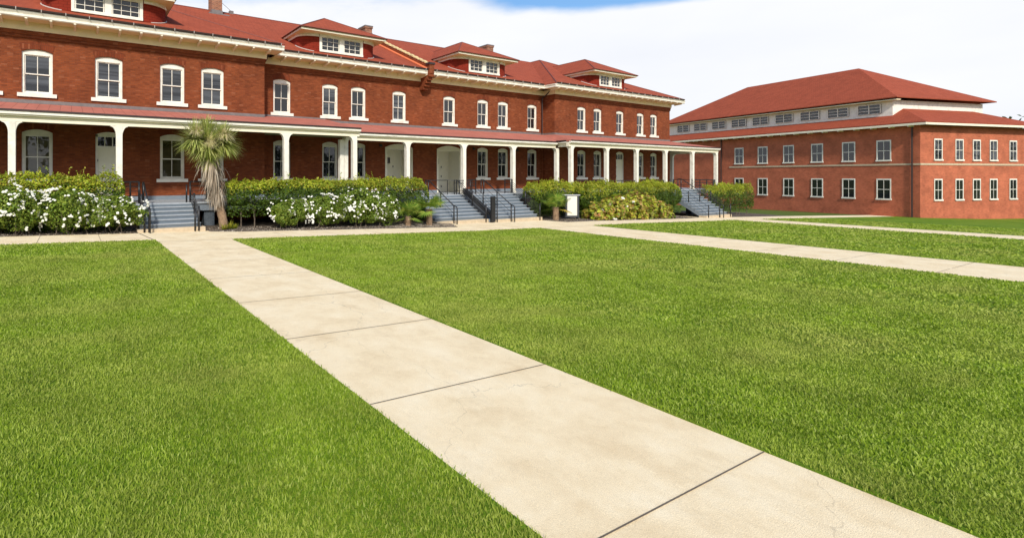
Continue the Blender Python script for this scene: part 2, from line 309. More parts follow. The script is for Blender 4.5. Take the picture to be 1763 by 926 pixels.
def blade_mat():
    m = leaf_mat('grass_blade', [(.18, .285, .014), (.245, .365, .018), (.32, .43, .03), (.42, .50, .10), (.21, .31, .016)], .4, .6, .16)
    nt = m.node_tree; h = [n for n in nt.nodes if n.bl_idname == 'ShaderNodeHueSaturation'][0]
    N = nt.nodes.new; L = nt.links.new
    g = N('ShaderNodeNewGeometry'); mp = N('ShaderNodeMapping'); mp.inputs['Scale'].default_value = (.22, .5, .2); L(g.outputs['Position'], mp.inputs[0])
    n = N('ShaderNodeTexNoise'); n.inputs['Scale'].default_value = 1; n.inputs['Detail'].default_value = 6; n.inputs['Roughness'].default_value = .6; L(mp.outputs[0], n.inputs['Vector'])
    r = N('ShaderNodeMapRange'); r.inputs[1].default_value = .44; r.inputs[2].default_value = .64; r.inputs[4].default_value = .75; L(n.outputs['Fac'], r.inputs[0])
    mx = N('ShaderNodeMix'); mx.data_type = 'RGBA'; cr = [q for q in nt.nodes if q.bl_idname == 'ShaderNodeValToRGB'][0]
    L(r.outputs[0], mx.inputs['Factor']); L(cr.outputs[0], mx.inputs['A']); mx.inputs['B'].default_value = (.42, .46, .09, 1); L(mx.outputs['Result'], h.inputs['Color'])
    return m
M['blade'] = blade_mat()
# ---------------------------------------------------------------- ground, paths, lawns
def sheet(name, x0, x1, y0, y1, dz, m, th=0, skirt=True):
    mb = MB(); xs = [x for x in [-60, -2, 0, 18, 24, 30, 38.7, 46, 60, 90, 140] if x0 < x < x1]; xs = [x0]+xs+[x1]
    for a, b in zip(xs, xs[1:]):
        mb.poly([(a, y0, gz(a)+dz), (b, y0, gz(b)+dz), (b, y1, gz(b)+dz), (a, y1, gz(a)+dz)])
        if skirt:
            mb.poly([(a, y0, gz(a)+dz), (a, y0, gz(a)-.1), (b, y0, gz(b)-.1), (b, y0, gz(b)+dz)])
            mb.poly([(a, y1, gz(a)+dz), (b, y1, gz(b)+dz), (b, y1, gz(b)-.1), (a, y1, gz(a)-.1)])
    if skirt:
        for x in (x0, x1): mb.poly([(x, y0, gz(x)+dz), (x, y1, gz(x)+dz), (x, y1, gz(x)-.1), (x, y0, gz(x)-.1)])
    return tag(mb.build(name, m), kind='structure')
gm = ground_mat('field', (.05, .085, .012), (.08, .12, .018), (.12, .14, .03), .15)
sheet('ground', -900, 900, -900, 1200, -.05, gm, skirt=False)
LY = 18.5
sheet('lawn', -40, 2.65, -25, 19.0, .0, M['turf']); sheet('lawn', 5.3, 22.3, -25, LY, .0, M['turf'])
sheet('lawn', 26.9, 43.8, -25, LY, .0, M['turf']); sheet('lawn', 48.2, 110, -25, LY, .0, M['turf'])
sheet('walkway', 2.65, 5.3, -25, 18.55, -.012, M['path']); sheet('walkway', 22.3, 26.9, -25, LY, -.012, M['path']); sheet('walkway', 43.8, 48.2, -25, LY, -.012, M['path'])
mb = MB()
# the front path, its rear edge nearer to the building at the left end, with aprons to the stairs
rear = [(-40, 21.5), (2.35, 21.5), (2.36, 21.85), (5.2, 21.85), (5.21, 21.5), (6.2, 21.15), (18.3, 20.55), (19.4, 22.3), (27.2, 22.35), (27.6, 20.7), (30.5, 20.65), (43.6, 20.75), (43.65, 22.4), (48.5, 22.4), (48.55, 20.75), (110, 20.75)]
front = 18.5
xs = sorted(set([p[0] for p in rear]+[-2, 0, 2.65, 5.3, 18, 24, 30, 38.7, 46, 60, 90]))
ry = lambda x: float(np.interp(x, [p[0] for p in rear], [p[1] for p in rear]))
for a, b in zip(xs, xs[1:]):
    fa = 19.0 if b <= 2.65 else LY
    mb.poly([(a, fa, gz(a)-.008), (b, fa, gz(b)-.008), (b, ry(b), gz(b)-.008), (a, ry(a), gz(a)-.008)])
tag(mb.build('path', M['path']), kind='structure')
mb = MB()
jm = mat('joint', (.12, .09, .06), .95, var=.3, vscale=10)
def joint(x0, y0, x1, y1, w=.006):
    d = Vector((x1-x0, y1-y0, 0)).normalized(); n = Vector((-d.y, d.x, 0))*w
    mb.poly([(x0+n.x, y0+n.y, gz(x0)-.003), (x0-n.x, y0-n.y, gz(x0)-.003), (x1-n.x, y1-n.y, gz(x1)-.003), (x1+n.x, y1+n.y, gz(x1)-.003)])
for y in (-9.5, -7.2, -4.9, -2.6, -.3, 2, 4.3, 6.6, 8.9, 11.3, 13.6, 15.95): joint(2.66, y, 5.29, y); joint(22.31, y, 23.9, y); joint(24.1, y, 26.89, y); joint(43.9, y, 46, y); joint(46, y, 48.1, y)
joint(2.66, 18.5, 5.29, 18.5); joint(2.66, 18.5, 2.36, 21.5, .02)
for x in (-12, -9.9, -7.6, -5.2, -2.9, -1.0, .9): joint(x, 19.02, x, 21.48)
for x in (7.7, 10, 12.3, 14.6, 16.9, 19.2, 21.6, 28.9, 31.2, 33.5, 35.8, 38.2, 40.6, 50.5, 53, 55.5, 58): joint(x, 18.52, x, 20.5)
tag(mb.build('path_joints', jm), kind='structure')
mb = MB()
xs = sorted(set([-40, -2, 0, 5.2, 18, 24, 30, 38.7, 46, 60]+[p[0] for p in rear if -40 < p[0] < 60]))
for a, b in zip(xs, xs[1:]):
    sa, sb = (ry(a), ry(b))
    rows = 4
    for k in range(rows):
        f0, f1 = k/rows, (k+1)/rows
        hgt = lambda f: .0 + .07*math.sin(min(1, f*2)*1.57)
        mb.poly([(a, sa+(28-sa)*f0, gz(a)+hgt(f0)-.01), (b, sb+(28-sb)*f0, gz(b)+hgt(f0)-.01), (b, sb+(28-sb)*f1, gz(b)+hgt(f1)-.01), (a, sa+(28-sa)*f1, gz(a)+hgt(f1)-.01)])
tag(mb.build('mulch_bed', M['mulch']), kind='structure')

def tri_mesh(name, V, F, m, parent=None, off=None):
    """fast mesh from numpy arrays; F is (n,k)"""
    me = bpy.data.meshes.new(name); V = np.asarray(V, np.float32)
    if off is not None: V = V-np.asarray(off, np.float32)
    F = np.asarray(F, np.int32); n, k = F.shape
    me.vertices.add(len(V)); me.vertices.foreach_set('co', V.ravel())
    me.loops.add(n*k); me.loops.foreach_set('vertex_index', F.ravel())
    me.polygons.add(n); me.polygons.foreach_set('loop_start', np.arange(0, n*k, k, dtype=np.int32)); me.polygons.foreach_set('loop_total', np.full(n, k, np.int32))
    me.materials.append(m); me.update(calc_edges=True); me.validate()
    o = bpy.data.objects.new(name, me)
    if parent: o.parent = parent
    col.objects.link(o); return o
GX = [-60, -2, 0, 18, 24, 30, 38.7, 46, 60, 90, 140]; GZ = [gz(x) for x in GX]
def blades():
    P = []
    fw = np.array([math.sin(cam.rotation_euler.z*-1), math.cos(cam.rotation_euler.z)])
    for (d0, d1, dens, w, h) in ((2.0, 6, 4600, .0042, .032), (6, 10, 2500, .0065, .034), (10, 16, 1000, .011, .036), (16, 30, 300, .019, .042), (30, 60, 60, .04, .05)):
        n = int(dens*math.pi*(d1*d1-d0*d0)*.5)
        r = np.sqrt(RNG.uniform(d0*d0, d1*d1, n)); a = RNG.uniform(-.28, 2.0, n)*1.0
        x = r*np.sin(a); y = r*np.cos(a)
        jx, jy = x+RNG.normal(0, .022, n), y+RNG.normal(0, .02, n); x0_, y0_, x, y = x, y, jx, jy
        ok = (y < LY-.02) & (((x < 2.63) & (y < 18.98)) | ((x > 5.32) & (x < 22.28)) | ((x > 26.92) & (x < 43.78)) | (x > 48.22))
        ok |= (x < 2.63) & (y < 18.98)
        x, y = x0_[ok], y0_[ok]; k = len(x)
        P.append((x, y, np.full(k, w)*RNG.uniform(.6, 1.4, k), np.full(k, h)*RNG.uniform(.55, 1.25, k)))
    x = np.concatenate([p[0] for p in P]); y = np.concatenate([p[1] for p in P]); w = np.concatenate([p[2] for p in P]); h = np.concatenate([p[3] for p in P])
    # edge tufts droop over the paving
    n = len(x); z = np.interp(x, GX, GZ); a = RNG.uniform(0, 6.28, n); la = RNG.uniform(0, 6.28, n); lean = RNG.uniform(.1, .9, n)*h
    dx, dy = np.cos(a)*w, np.sin(a)*w; lx, ly = np.cos(la)*lean, np.sin(la)*lean
    A = np.stack([x-dx, y-dy, z], 1); B = np.stack([x+dx, y+dy, z], 1)
    C = np.stack([x+lx*.4+dx*.7, y+ly*.4+dy*.7, z+h*.6], 1); D = np.stack([x+lx*.4-dx*.7, y+ly*.4-dy*.7, z+h*.6], 1); E = np.stack([x+lx, y+ly, z+h*.95], 1)
    V = np.stack([A, B, C, D, E], 1).reshape(-1, 3); b = np.arange(n)[:, None]*5
    F = np.concatenate([b+[0, 1, 2], b+[0, 2, 3], b+[3, 2, 4]], 1).reshape(-1, 3)
    o = tri_mesh('grass', V, F, M['blade']); tag(o, 'short green lawn grass on both sides of the pale walkway', 'grass', kind='stuff')
blades()
def chips():
    n = 16000; x = np.concatenate([RNG.uniform(-8, 19, n//2), RNG.uniform(14.5, 19.4, n//4), RNG.uniform(27, 44, n//4)]); n = len(x)
    y0 = np.interp(x, [p[0] for p in rear], [p[1] for p in rear]); y = y0+RNG.uniform(-.02, 1.6, n)**1.0
    z = np.interp(x, GX, GZ)+.07*np.sin(np.minimum(1, (y-y0)/3.2)*1.57)+.005
    s = RNG.uniform(.012, .038, n)[:, None]; U = RNG.normal(size=(n, 3)); U[:, 2] *= .3; U /= np.linalg.norm(U, axis=1)[:, None]
    Q = RNG.normal(size=(n, 3)); Q[:, 2] *= .3; Q -= U*(Q*U).sum(1)[:, None]; Q /= np.linalg.norm(Q, axis=1)[:, None]
    P = np.stack([x, y, z], 1); V = np.stack([P-U*s, P+Q*s*.6, P+U*s, P-Q*s*.6], 1).reshape(-1, 3)
    F = np.arange(n*4).reshape(-1, 4)
    tag(tri_mesh('mulch_chips', V, F, M['chips']), 'pale wood chips and litter scattered over the dark planting bed', 'wood chips', kind='stuff')
chips()
# ---------------------------------------------------------------- the barracks
YM, YW, YP = 26.7, 27.8, 1.2       # front wall of the end bays, of the wings, porch floor height
ZT = 9.36
X0, X1, X2, X3 = -6.35, 9.51, 34.0, 50.7
bar = empty('barracks_building', (21.5, 27.8, 0), 'long two storey red brick barracks with red hipped roof, dormers and white columned porch', 'building')
UW = [(-3.42, YM), (-1.36, YM), (1.59, YM), (4.54, YM), (6.6, YM), (11.0, YW), (14.24, YW), (16.31, YW), (19.55, YW), (23.98, YW), (27.27, YW), (29.4, YW), (32.68, YW), (37.4, YM), (39.55, YM), (42.73, YM), (45.85, YM), (48.0, YM)]
DOORX = {1.59, 42.73}; BIG = {19.55, 23.98}
def wwid(x): return 1.2 if x < 9 else 1.1
def arc(xc, w, z, rise, n=10):
    r = ((w/2)**2+rise**2)/(2*rise); a = math.asin(w/2/r)
    return [(xc+r*math.sin(-a+2*a*i/n), z+rise-r+r*math.cos(-a+2*a*i/n)) for i in range(n+1)]
def wall_face(mb, x0, x1, z0, z1, y, holes):
    pts = [(x0, z0), (x1, z0), (x1, z1), (x0, z1)]; loops = [[0, 1, 2, 3]]
    for h in holes: loops.append(list(range(len(pts), len(pts)+len(h)))); pts += h
    edges = [(l[i], l[(i+1) % len(l)]) for l in loops for i in range(len(l))]
    v, e, f, _, _, _ = geometry.delaunay_2d_cdt([Vector(p) for p in pts], edges, [l for l in loops], 1, 1e-5)
    out = []
    for t in f:
        c = sum((v[i] for i in t), Vector((0, 0)))/len(t)
        if not any(inside(c, h) for h in holes): out.append(tuple(t))
    mb.add([(p.x, y, p.y) for p in v], out)
    for h in holes:
        n = len(h); mb.add([(p[0], y, p[1]) for p in h]+[(p[0], y+.3, p[1]) for p in h], [(i, (i+1) % n, n+(i+1) % n, n+i) for i in range(n)])
def inside(c, h):
    k = False
    for i in range(len(h)):
        a, b = h[i], h[i-1]
        if (a[1] > c.y) != (b[1] > c.y) and c.x < (b[0]-a[0])*(c.y-a[1])/(b[1]-a[1])+a[0]: k = not k
    return k
UZ, US, UR = 6.17, 8.06, .13
LZ, LS, LR = 2.26, 4.40, .14
def hole(x, w, z0, zs, rise): return [(x-w/2, z0), (x+w/2, z0)]+arc(x, w, zs, rise)[::-1]
mb = MB(); arches = MB()
for (a, b, y) in ((X0, X1, YM), (X1, X2, YW), (X2, X3, YM)):
    hs = []
    for (x, yy) in UW:
        if a < x < b:
            w = wwid(x); hs.append(hole(x, w, UZ, US, UR))
            if x in BIG: hs.append(hole(x, 2.34, YP, 4.33, .25))
            elif x in DOORX: hs.append(hole(x, 1.16, YP, LS, LR))
            else: hs.append(hole(x, w, LZ, LS, LR))
            for (z, rise, ww) in ((US, UR, w), (LS if x not in BIG else 4.33, LR if x not in BIG else .25, w if x not in BIG else 2.34)):
                ap = arc(x, ww+.02, z, rise); bp = [(p[0]+(p[0]-x)*.16, p[1]+.34) for p in ap]
                arches = MB()
                for i in range(len(ap)-1): arches.add([(ap[i][0], y-.006, ap[i][1]), (ap[i+1][0], y-.006, ap[i+1][1]), (bp[i+1][0], y-.006, bp[i+1][1]), (bp[i][0], y-.006, bp[i][1])], [(0, 1, 2, 3)])
                arches.build('brick_arch', M['arch'], bar)
    wall_face(mb, a, b, -2, ZT, y, hs)
    # corbelled brick band under the eaves
    x_0 = a-(.045 if y == YM else -.045); x_1 = b+(.045 if y == YM else -.045)
    mb.box(x_0, x_1, y-.045, y-.002, 8.66, ZT-.002); mb.box(x_0, x_1, y-.085, y-.046, 8.80, ZT-.004)
def quad(mb, a, b, z0, z1, mi=0): mb.poly([(a[0], a[1], z0), (b[0], b[1], z0), (b[0], b[1], z1), (a[0], a[1], z1)], mi)
for a, b in (((X1, YM), (X1, YW)), ((X2, YW), (X2, YM)), ((X3, YM), (X3, 45.9)), ((X3, 45.9), (-14, 45.9)), ((X0, YW), (X0, YM)), ((-14, YW), (X0, YW)), ((-14, 45.9), (-14, YW))): quad(mb, a, b, -2, ZT)
wall = mb.build('wall', M['brick'], bar)

# frieze, soffit, rafter ends, fascia, gutter
EM, EW = 25.85, 26.95; EX0, EX1, EX2, EX3 = -7.2, 10.3, 33.1, 51.6
fr = MB()
for (a, b, y) in ((X0-.1, X1+.1, YM), (X1+.1, X2-.1, YW), (X2-.1, X3+.1, YM)): fr.box(a, b, y-.13, y-.09, 8.98, ZT)
fr.box(X1+.045, X1+.10, YM-.09, YW-.13, 8.98, ZT); fr.box(X2-.10, X2-.045, YM-.09, YW-.13, 8.98, ZT); fr.box(X3+.002, X3+.1, YM-.09, 45.9, 8.98, ZT)
fr.build_each('frieze', M['soffit'], bar)
sf = MB()
sf.box(EX0, EX1, EM+.02, YM+.2, ZT, ZT+.05); sf.box(EX1, EX2, EW+.02, YW+.2, ZT, ZT+.05); sf.box(EX2, EX3, EM+.02, YM+.2, ZT, ZT+.05)
sf.box(X1, EX1-.001, YM+.2, EW+.02, ZT, ZT+.05); sf.box(EX2+.001, X2, YM+.2, EW+.02, ZT, ZT+.05); sf.box(X3, EX3-.02, YM+.2, 46.6, ZT, ZT+.05)
sf.box(-14.8, EX0, EW+.02, YW+.2, ZT, ZT+.05)
sf.build('soffit', M['soffit'], bar)
rf = MB(); sp = .94
def rafters(x0, x1, ye, yw):
    n = int((x1-x0)/sp); o = (x1-x0-(n*sp))/2
    for i in range(n+1):
        x = x0+o+i*sp
        rf.prism([(ye-.03, ZT-.05), (ye+.12, ZT-.12), (yw-.13, ZT-.17), (yw-.13, ZT-.002), (ye-.03, ZT-.002)], x-.05, x+.05, 'x')
rafters(EX0+.3, EX1-.3, EM, YM); rafters(EX1+.5, EX2-.5, EW, YW); rafters(EX2+.3, EX3-.3, EM, YM); rf.build_each('rafter_end', M['cream'], bar)
fa = MB()
def fascia(x0, x1, y):
    fa.prism([(y-.02, ZT-.01), (y+.03, ZT-.01), (y+.03, ZT+.26), (y-.09, ZT+.26), (y-.09, ZT+.22), (y-.03, ZT+.12), (y-.055, ZT+.115), (y-.055, ZT+.03)], x0, x1, 'x')
def fascia_y(x, s, y0, y1):
    fa.prism([(x-s*.02, ZT-.01), (x-s*.02, ZT+.26), (x+s*.09, ZT+.26), (x+s*.09, ZT+.22), (x+s*.03, ZT+.12), (x+s*.055, ZT+.115), (x+s*.055, ZT+.03), (x+s*.02, ZT-.01)], y0, y1, 'y')
fascia(EX0, EX1+.05, EM); fascia(EX1+.06, EX2-.06, EW); fascia(EX2-.05, EX3+.05, EM); fascia(-14.8, EX0-.06, EW)
fascia_y(EX1, 1, EM+.04, EW+.03); fascia_y(EX2, -1, EM+.04, EW+.03); fascia_y(EX3, 1, EM+.04, 46.7)
fa.build_each('fascia', M['white'], bar)
gu = MB(); st = MB()
def gut(x0, x1, y):
    gu.prism([(y-.19, ZT+.36), (y-.175, ZT+.30), (y-.12, ZT+.275), (y-.02, ZT+.275), (y-.02, ZT+.36)], x0, x1, 'x')
    x = x0+.4
    while x < x1: st.box(x-.013, x+.013, y-.197, y-.1, ZT+.25, ZT+.375); x += .94
gut(EX0, EX1-.15, EM); gut(EX1, EX2-.2, EW); gut(EX2, EX3-.2, EM); gu.build_each('gutter', M['gutter'], bar); st.build_each('gutter_strap', M['lead'], bar)
# roofs
ZE = 9.70; sl_ = .5
r1 = MB()
def hip(x0, x1, yf, yb, ze=ZE):
    t = (x1-x0)/2; xc = (x0+x1)/2; z = ze+t*sl_
    a, b, c, d = (x0, yf, ze), (x1, yf, ze), (x1, yb, ze), (x0, yb, ze); p, q = (xc, yf+t, z), (xc, yb-t, z)
    r1.poly([a, b, p]); r1.poly([b, c, q, p]); r1.poly([c, d, q]); r1.poly([d, a, p, q])
    for e in ((a, b), (b, c), (c, d), (d, a)): r1.poly([e[0], e[1], (e[1][0], e[1][1], ze-.07), (e[0][0], e[0][1], ze-.07)])
    for e in ((a, p), (b, p), (p, q)): caps.append(e)
caps = []
hip(EX0-.04, EX1+.04, EM-.06, 46.75); hip(EX2-.04, EX3+.04, EM-.06, 46.75)
yr = 36.3; zr = ZE+(yr-EW+.06)*sl_
wl, wr = -14.9, 42.3
r1.poly([(wl, EW-.06, ZE-.002), (wr, EW-.06, ZE-.002), (wr, yr, zr), (wl+9.3, yr, zr)]); r1.poly([(wl, 45.7, ZE-.002), (wl+9.3, yr, zr), (wr, yr, zr), (wr, 45.7, ZE-.002)]); r1.poly([(wl, EW-.06, ZE-.002), (wl+9.3, yr, zr), (wl, 45.7, ZE-.002)])
r1.poly([(wl, EW-.06, ZE-.002), (wr, EW-.06, ZE-.002), (wr, EW-.06, ZE-.07), (wl, EW-.06, ZE-.07)])
roof = r1.build('roof', M['roof'], bar)
cp = MB()
for a, b in caps+[((wl+9.3, yr, zr), (EX0+8.7, yr, zr)), ((1.6, yr, zr), (40.5, yr, zr))]: cp.tube([Vector(a)+Vector((0, 0, .0)), Vector(b)+Vector((0, 0, .0))], .05, 5)
cp.build('ridge_caps', M['ridge'], roof)
# parapet between the halves of the wing
pp = MB(); px = 21.47
def zro(y): return ZE+(y-(EW-.06))*sl_
pp.prism([(EW-.12, ZE-.12), (yr+.1, zr-.1), (yr+.1, zr+.32), (EW-.12, zro(EW-.12)+.32)], px-.19, px+.19, 'x')
for k, dz in enumerate((0, .2, .4, .6, .8)): pp.box(px-.2, px+.2, EW-.22+k*.16, YW-.002, ZE-.32-dz-.2, ZE-.32-dz)
pp.box(px-.2, px+.2, EW-.26, EW+.2, ZE-.32, ZE+.3)
par = pp.build('parapet', M['brick'], bar)
cq = MB(); n = 19
for i in range(n):
    y = EW+.05+(yr-EW)*i/n; y2 = y+(yr-EW)/n*.5
    cq.prism([(y, zro(y)+.33), (y2, zro(y2)+.33), (y2, zro(y2)+.41), (y, zro(y)+.41)], px-.23, px+.23, 'x')
cq.build_each('coping_tile', M['coping'], par)
cq = MB(); cq.prism([(EW, zro(EW)+.02), (yr, zr+.02), (yr, zr+.08), (EW, zro(EW)+.08)], px-.5, px-.192, 'x'); cq.build('side_flashing', M['copper'], par)
cq = MB(); cq.box(px-.25, px+.25, EW-.3, EW+.1, ZE+.3, ZE+.44); cq.build('end_cap', M['gutter'], par)
# chimneys
def chimney(x, y, w, d, zt):
    c = MB(); zb = 13.3
    c.box(x-w/2, x+w/2, y, y+d, zb, zt); c.box(x-w/2-.05, x+w/2+.05, y-.05, y+d+.05, zt-.22, zt-.08)
    o = c.build('chimney', M['chim'], roof)
    c = MB(); c.box(x-w/2-.07, x+w/2+.07, y-.07, y+d+.07, zt-.078, zt+.02); c.build('chimney_cap', M['flash'], o)
    c = MB(); c.box(x-w/2-.03, x+w/2+.03, y-.03, y+d+.03, zb, zro(y)+.28); c.box(x-w/2-.25, x+w/2+.5, y-.12, y-.031, zro(y)-.1, zro(y)+.02); c.build('chimney_flashing', M['flash'], o)
chimney(9.05, 35.3, .72, 1.1, 15.45); chimney(22.35, 36.35, .68, 1.1, 15.3); chimney(36.4, 36.1, .8, 1.1, 15.4)
v = MB(); v.box(10.2, 10.5, 36.2, 36.5, zr-.05, zr+.2); v.tube([(9.35, 35.9, 15.1), (10.25, 36.2, zr+.2)], .015, 5); v.build('ridge_vent', M['flash'], roof)
# dormers
def dormer(xc, yd, zroof):
    # zroof(y): main roof height there
    ze = 11.17; hw = 1.56; rx, ryy = 1.2, .85; o = .5; side = hw+rx+.22
    yb = yd+(ze-zroof(yd))/sl_
    d = MB()
    prof = []
    for s in (-1, 1):
        pts = [(xc+s*(hw+rx*math.sin(t)), yd+ryy-ryy*math.cos(t)) for t in [i*math.pi/2/10 for i in range(11)]]+[(xc+s*(hw+rx), yb+.4)]
        prof.append(pts)
    al = [(p[0], p[1]) for p in prof[0][::-1]]+[(prof[0][0][0]+.01, yd+.12), (prof[1][0][0]-.01, yd+.12)]+prof[1]; k = len(al)
    d.add([(p[0], p[1], zroof(p[1])-.15) for p in al]+[(p[0], p[1], ze) for p in al], [(i, i+1, k+i+1, k+i) for i in range(k-1)])
    root = d.build('dormer', M['shingle'], bar)
    # crown board round the drums, soffit, fascia
    c = MB()
    for pts, s in zip(prof, (-1, 1)):
        k = len(pts)
        c.add([(a[0]+s*.04, a[1]-.04, ze-.17) for a in pts]+[(a[0]+s*.04, a[1]-.04, ze) for a in pts]+[(a[0], a[1], ze-.17) for a in pts],
              [(i, i+1, k+i+1, k+i) for i in range(k-1)]+[(i, i+1, 2*k+i+1, 2*k+i) for i in range(k-1)])
    c.build_each('crown_board', M['white'], root)
    c = MB(); c.box(xc-side, xc+side, yd-o, yb, ze-.001, ze+.04); c.build('dormer_soffit', M['soffit'], root)
    c = MB(); c.box(xc-side-.03, xc+side+.03, yd-o-.05, yd-o, ze, ze+.13)
    for s in (-1, 1): x = xc+s*(side+.015); c.box(x-.015, x+.015, yd-o, yb+.2, ze, ze+.13)
    c.build('dormer_fascia', M['cream'], root)
    c = MB(); z0 = ze+.15; pit = .56; sd = side+.1; yf = yd-o-.12
    zp = z0+sd*pit; yp = yf+sd; yk = yd+(zp-zroof(yd))/sl_; ybk = yd+(z0-zroof(yd))/sl_
    E1, E2, P, K, B1, B2 = (xc-sd, yf, z0), (xc+sd, yf, z0), (xc, yp, zp), (xc, yk, zp), (xc-sd, ybk, z0), (xc+sd, ybk, z0)
    c.poly([E1, E2, P]); c.poly([E2, B2, K, P]); c.poly([B1, E1, P, K])
    c.poly([E1, E2, (E2[0], E2[1], z0-.04), (E1[0], E1[1], z0-.04)]); c.poly([E1, B1, (B1[0], B1[1], z0-.04), (E1[0], E1[1], z0-.04)]); c.poly([E2, B2, (B2[0], B2[1], z0-.04), (E2[0], E2[1], z0-.04)])
    rr = c.build('dormer_roof', M['roof'], root)
    c = MB()
    for a, b in ((E1, P), (E2, P), (P, K)): c.tube([a, b], .04, 5)
    c.tube([E1, E2], .035, 5); c.tube([E1, B1], .035, 5)
    c.build('dormer_ridge_caps', M['ridge'], root)
    # window band: two six-light by three sashes
    zb = zroof(yd)+.03; f = MB(); y0, y1 = yd-.03, yd+.1; zt = ze
    f.box(xc-hw, xc+hw, y0-.04, y1, zb, zb+.11); f.box(xc-hw, xc+hw, y0, y1, zt-.12, zt-.002)
    for a, b in ((-hw, -hw+.14), (-.16, .16), (hw-.14, hw)): f.box(xc+a, xc+b, y0, y1, zb+.11, zt-.12)
    g = MB(); zz0, zz1 = zb+.11, zt-.12
    for a, b in ((-hw+.14, -.16), (.16, hw-.14)):
        f.box(xc+a, xc+b, y0+.03, y1, zz0, zz0+.05); f.box(xc+a, xc+b, y0+.03, y1, zz1-.05, zz1)
        for i in range(4):
            x = a+(b-a)*i/3; wd = .024 if 0 < i < 3 else .04; xx = min(max(x, a+wd), b-wd); f.box(xc+xx-wd/2, xc+xx+wd/2, y0+.035, y1, zz0+.05, zz1-.05)
        for i in (1, 2): z = zz0+(zz1-zz0)*i/3; f.box(xc+a, xc+b, y0+.04, y1, z-.012, z+.012)
        g.box(xc+a, xc+b, y1-.06, y1-.05, zz0, zz1)
    f.build('dormer_window', M['white'], root); g.build_each('dormer_pane', M['glass'], root)
    # flashing at the foot of the drums
    c = MB()
    for s in (-1, 1):
        pts = [(xc+s*(hw+(rx+.05)*math.sin(t)), yd+ryy-(ryy+.07)*math.cos(t)) for t in [i*math.pi/2/10 for i in range(2, 11)]]
        c.tube([(p[0], p[1], zroof(p[1])+.02) for p in pts], .03, 5)
    c.build_each('dormer_flashing', M['lead'], root)
    return root
zrw = lambda y: ZE+(y-(EW-.06))*sl_; zrm = lambda y: ZE+(y-(EM-.06))*sl_
dormer(1.55, 26.55, zrm); dormer(14.95, 27.6, zrw); dormer(27.2, 27.6, zrw); dormer(41.1, 26.55, zrm)
# windows: built once, copied
def window_mesh(w, H, rise):
    f = MB(); j = .10; y0, y1 = .07, .24
    f.box(-w/2, -w/2+j, y0, y1, 0, H); f.box(w/2-j, w/2, y0, y1, 0, H)
    ap = arc(0, w, H, rise); f.prism([(-w/2, H-.13), (w/2, H-.13)]+ap[::-1], y0, y1)
    f.box(-w/2+j, w/2-j, y0+.01, y1, 0, .07)
    a, b = -w/2+j, w/2-j; mid = (H-.1)*.5
    # upper sash nearer the outside, lower sash behind it
    for (z0, z1, yy) in ((mid-.02, H-.13, y0+.045), (.07, mid+.02, y0+.085)):
        f.box(a, a+.045, yy, y1, z0, z1); f.box(b-.045, b, yy, y1, z0, z1); f.box(a+.045, b-.045, yy, y1, z1-.045, z1); f.box(a+.045, b-.045, yy, y1, z0, z0+.045)
        f.box(-.016, .016, yy+.01, y1, z0+.045, z1-.045)
    g = MB(); g.box(a+.04, b-.04, y0+.075, y0+.08, mid, H-.14); g.box(a+.04, b-.04, y0+.115, y0+.12, .08, mid)
    s = MB(); s.box(-w/2-.17, w/2+.17, -.075, .08, -.17, -.001)
    return f.mesh('window', M['white']), g, s.mesh('sill', M['white'])
def put(mesh, name, parent, world=None):
    o = bpy.data.objects.new(name, mesh); o.parent = parent
    if world is not None: o.location = Vector(world)-wloc(parent)
    col.objects.link(o); return o
KEYS = ('glass', 'glass_blind_reflect', 'glass_curt')
WM = {}
for key, (w, H, rise) in {'mu': (1.2, US-UZ, UR), 'wu': (1.1, US-UZ, UR), 'ml': (1.2, LS-LZ, LR), 'wl': (1.1, LS-LZ, LR)}.items():
    f, g, s = window_mesh(w, H, rise); WM[key] = (f, {k: g.mesh('pane', M[k]) for k in KEYS}, s)
def window(key, x, y, z, gk):
    f, g, s = WM[key]; o = put(f, 'window', bar, (x, y, z)); put(g[gk], 'panes', o); put(s, 'sill', o); return o
for i, (x, y) in enumerate(UW):
    k = 'm' if x < 9 else 'w'
    window(k+'u', x, y, UZ, 'glass_blind_reflect' if i < 5 or i in (6, 8) else 'glass')
    if x not in DOORX and x not in BIG: window(k+'l', x, y, LZ, 'glass_curt' if i in (1, 3) else 'glass')
def door(x, y):
    w, H = 1.16, LS-YP; f = MB(); j = .1
    f.box(-w/2, -w/2+j, .06, .22, 0, H); f.box(w/2-j, w/2, .06, .22, 0, H); f.prism([(-w/2, H-.1), (w/2, H-.1)]+arc(0, w, H, LR)[::-1], .06, .22)
    f.box(-w/2+j, w/2-j, .08, .22, H-.62, H-.54)
    for q in (-.17, .17): f.box(q-.02, q+.02, .09, .22, H-.54, H-.1)
    fo = put(f.mesh('door', M['white']), 'door', bar, (x, y, YP))
    p = MB(); p.box(-w/2+j, w/2-j, .14, .2, .02, H-.62)
    for i in range(6): z = .12+i*.37; p.box(-w/2+j+.04, w/2-j-.04, .115, .139, z, z+.3)
    put(p.mesh('door_leaf', M['door']), 'door_leaf', fo)
    h = MB()
    for z in (.3, 1.1, 1.9): h.box(-w/2+j-.015, -w/2+j+.015, .05, .12, z, z+.12)
    put(h.mesh('hinges', M['black']), 'hinges', fo); g = MB(); g.box(-w/2+j, w/2-j, .15, .16, H-.54, H-.1); put(g.mesh('transom_panes', M['glass']), 'transom_panes', fo)
door(1.59, YM); door(42.73, YM)
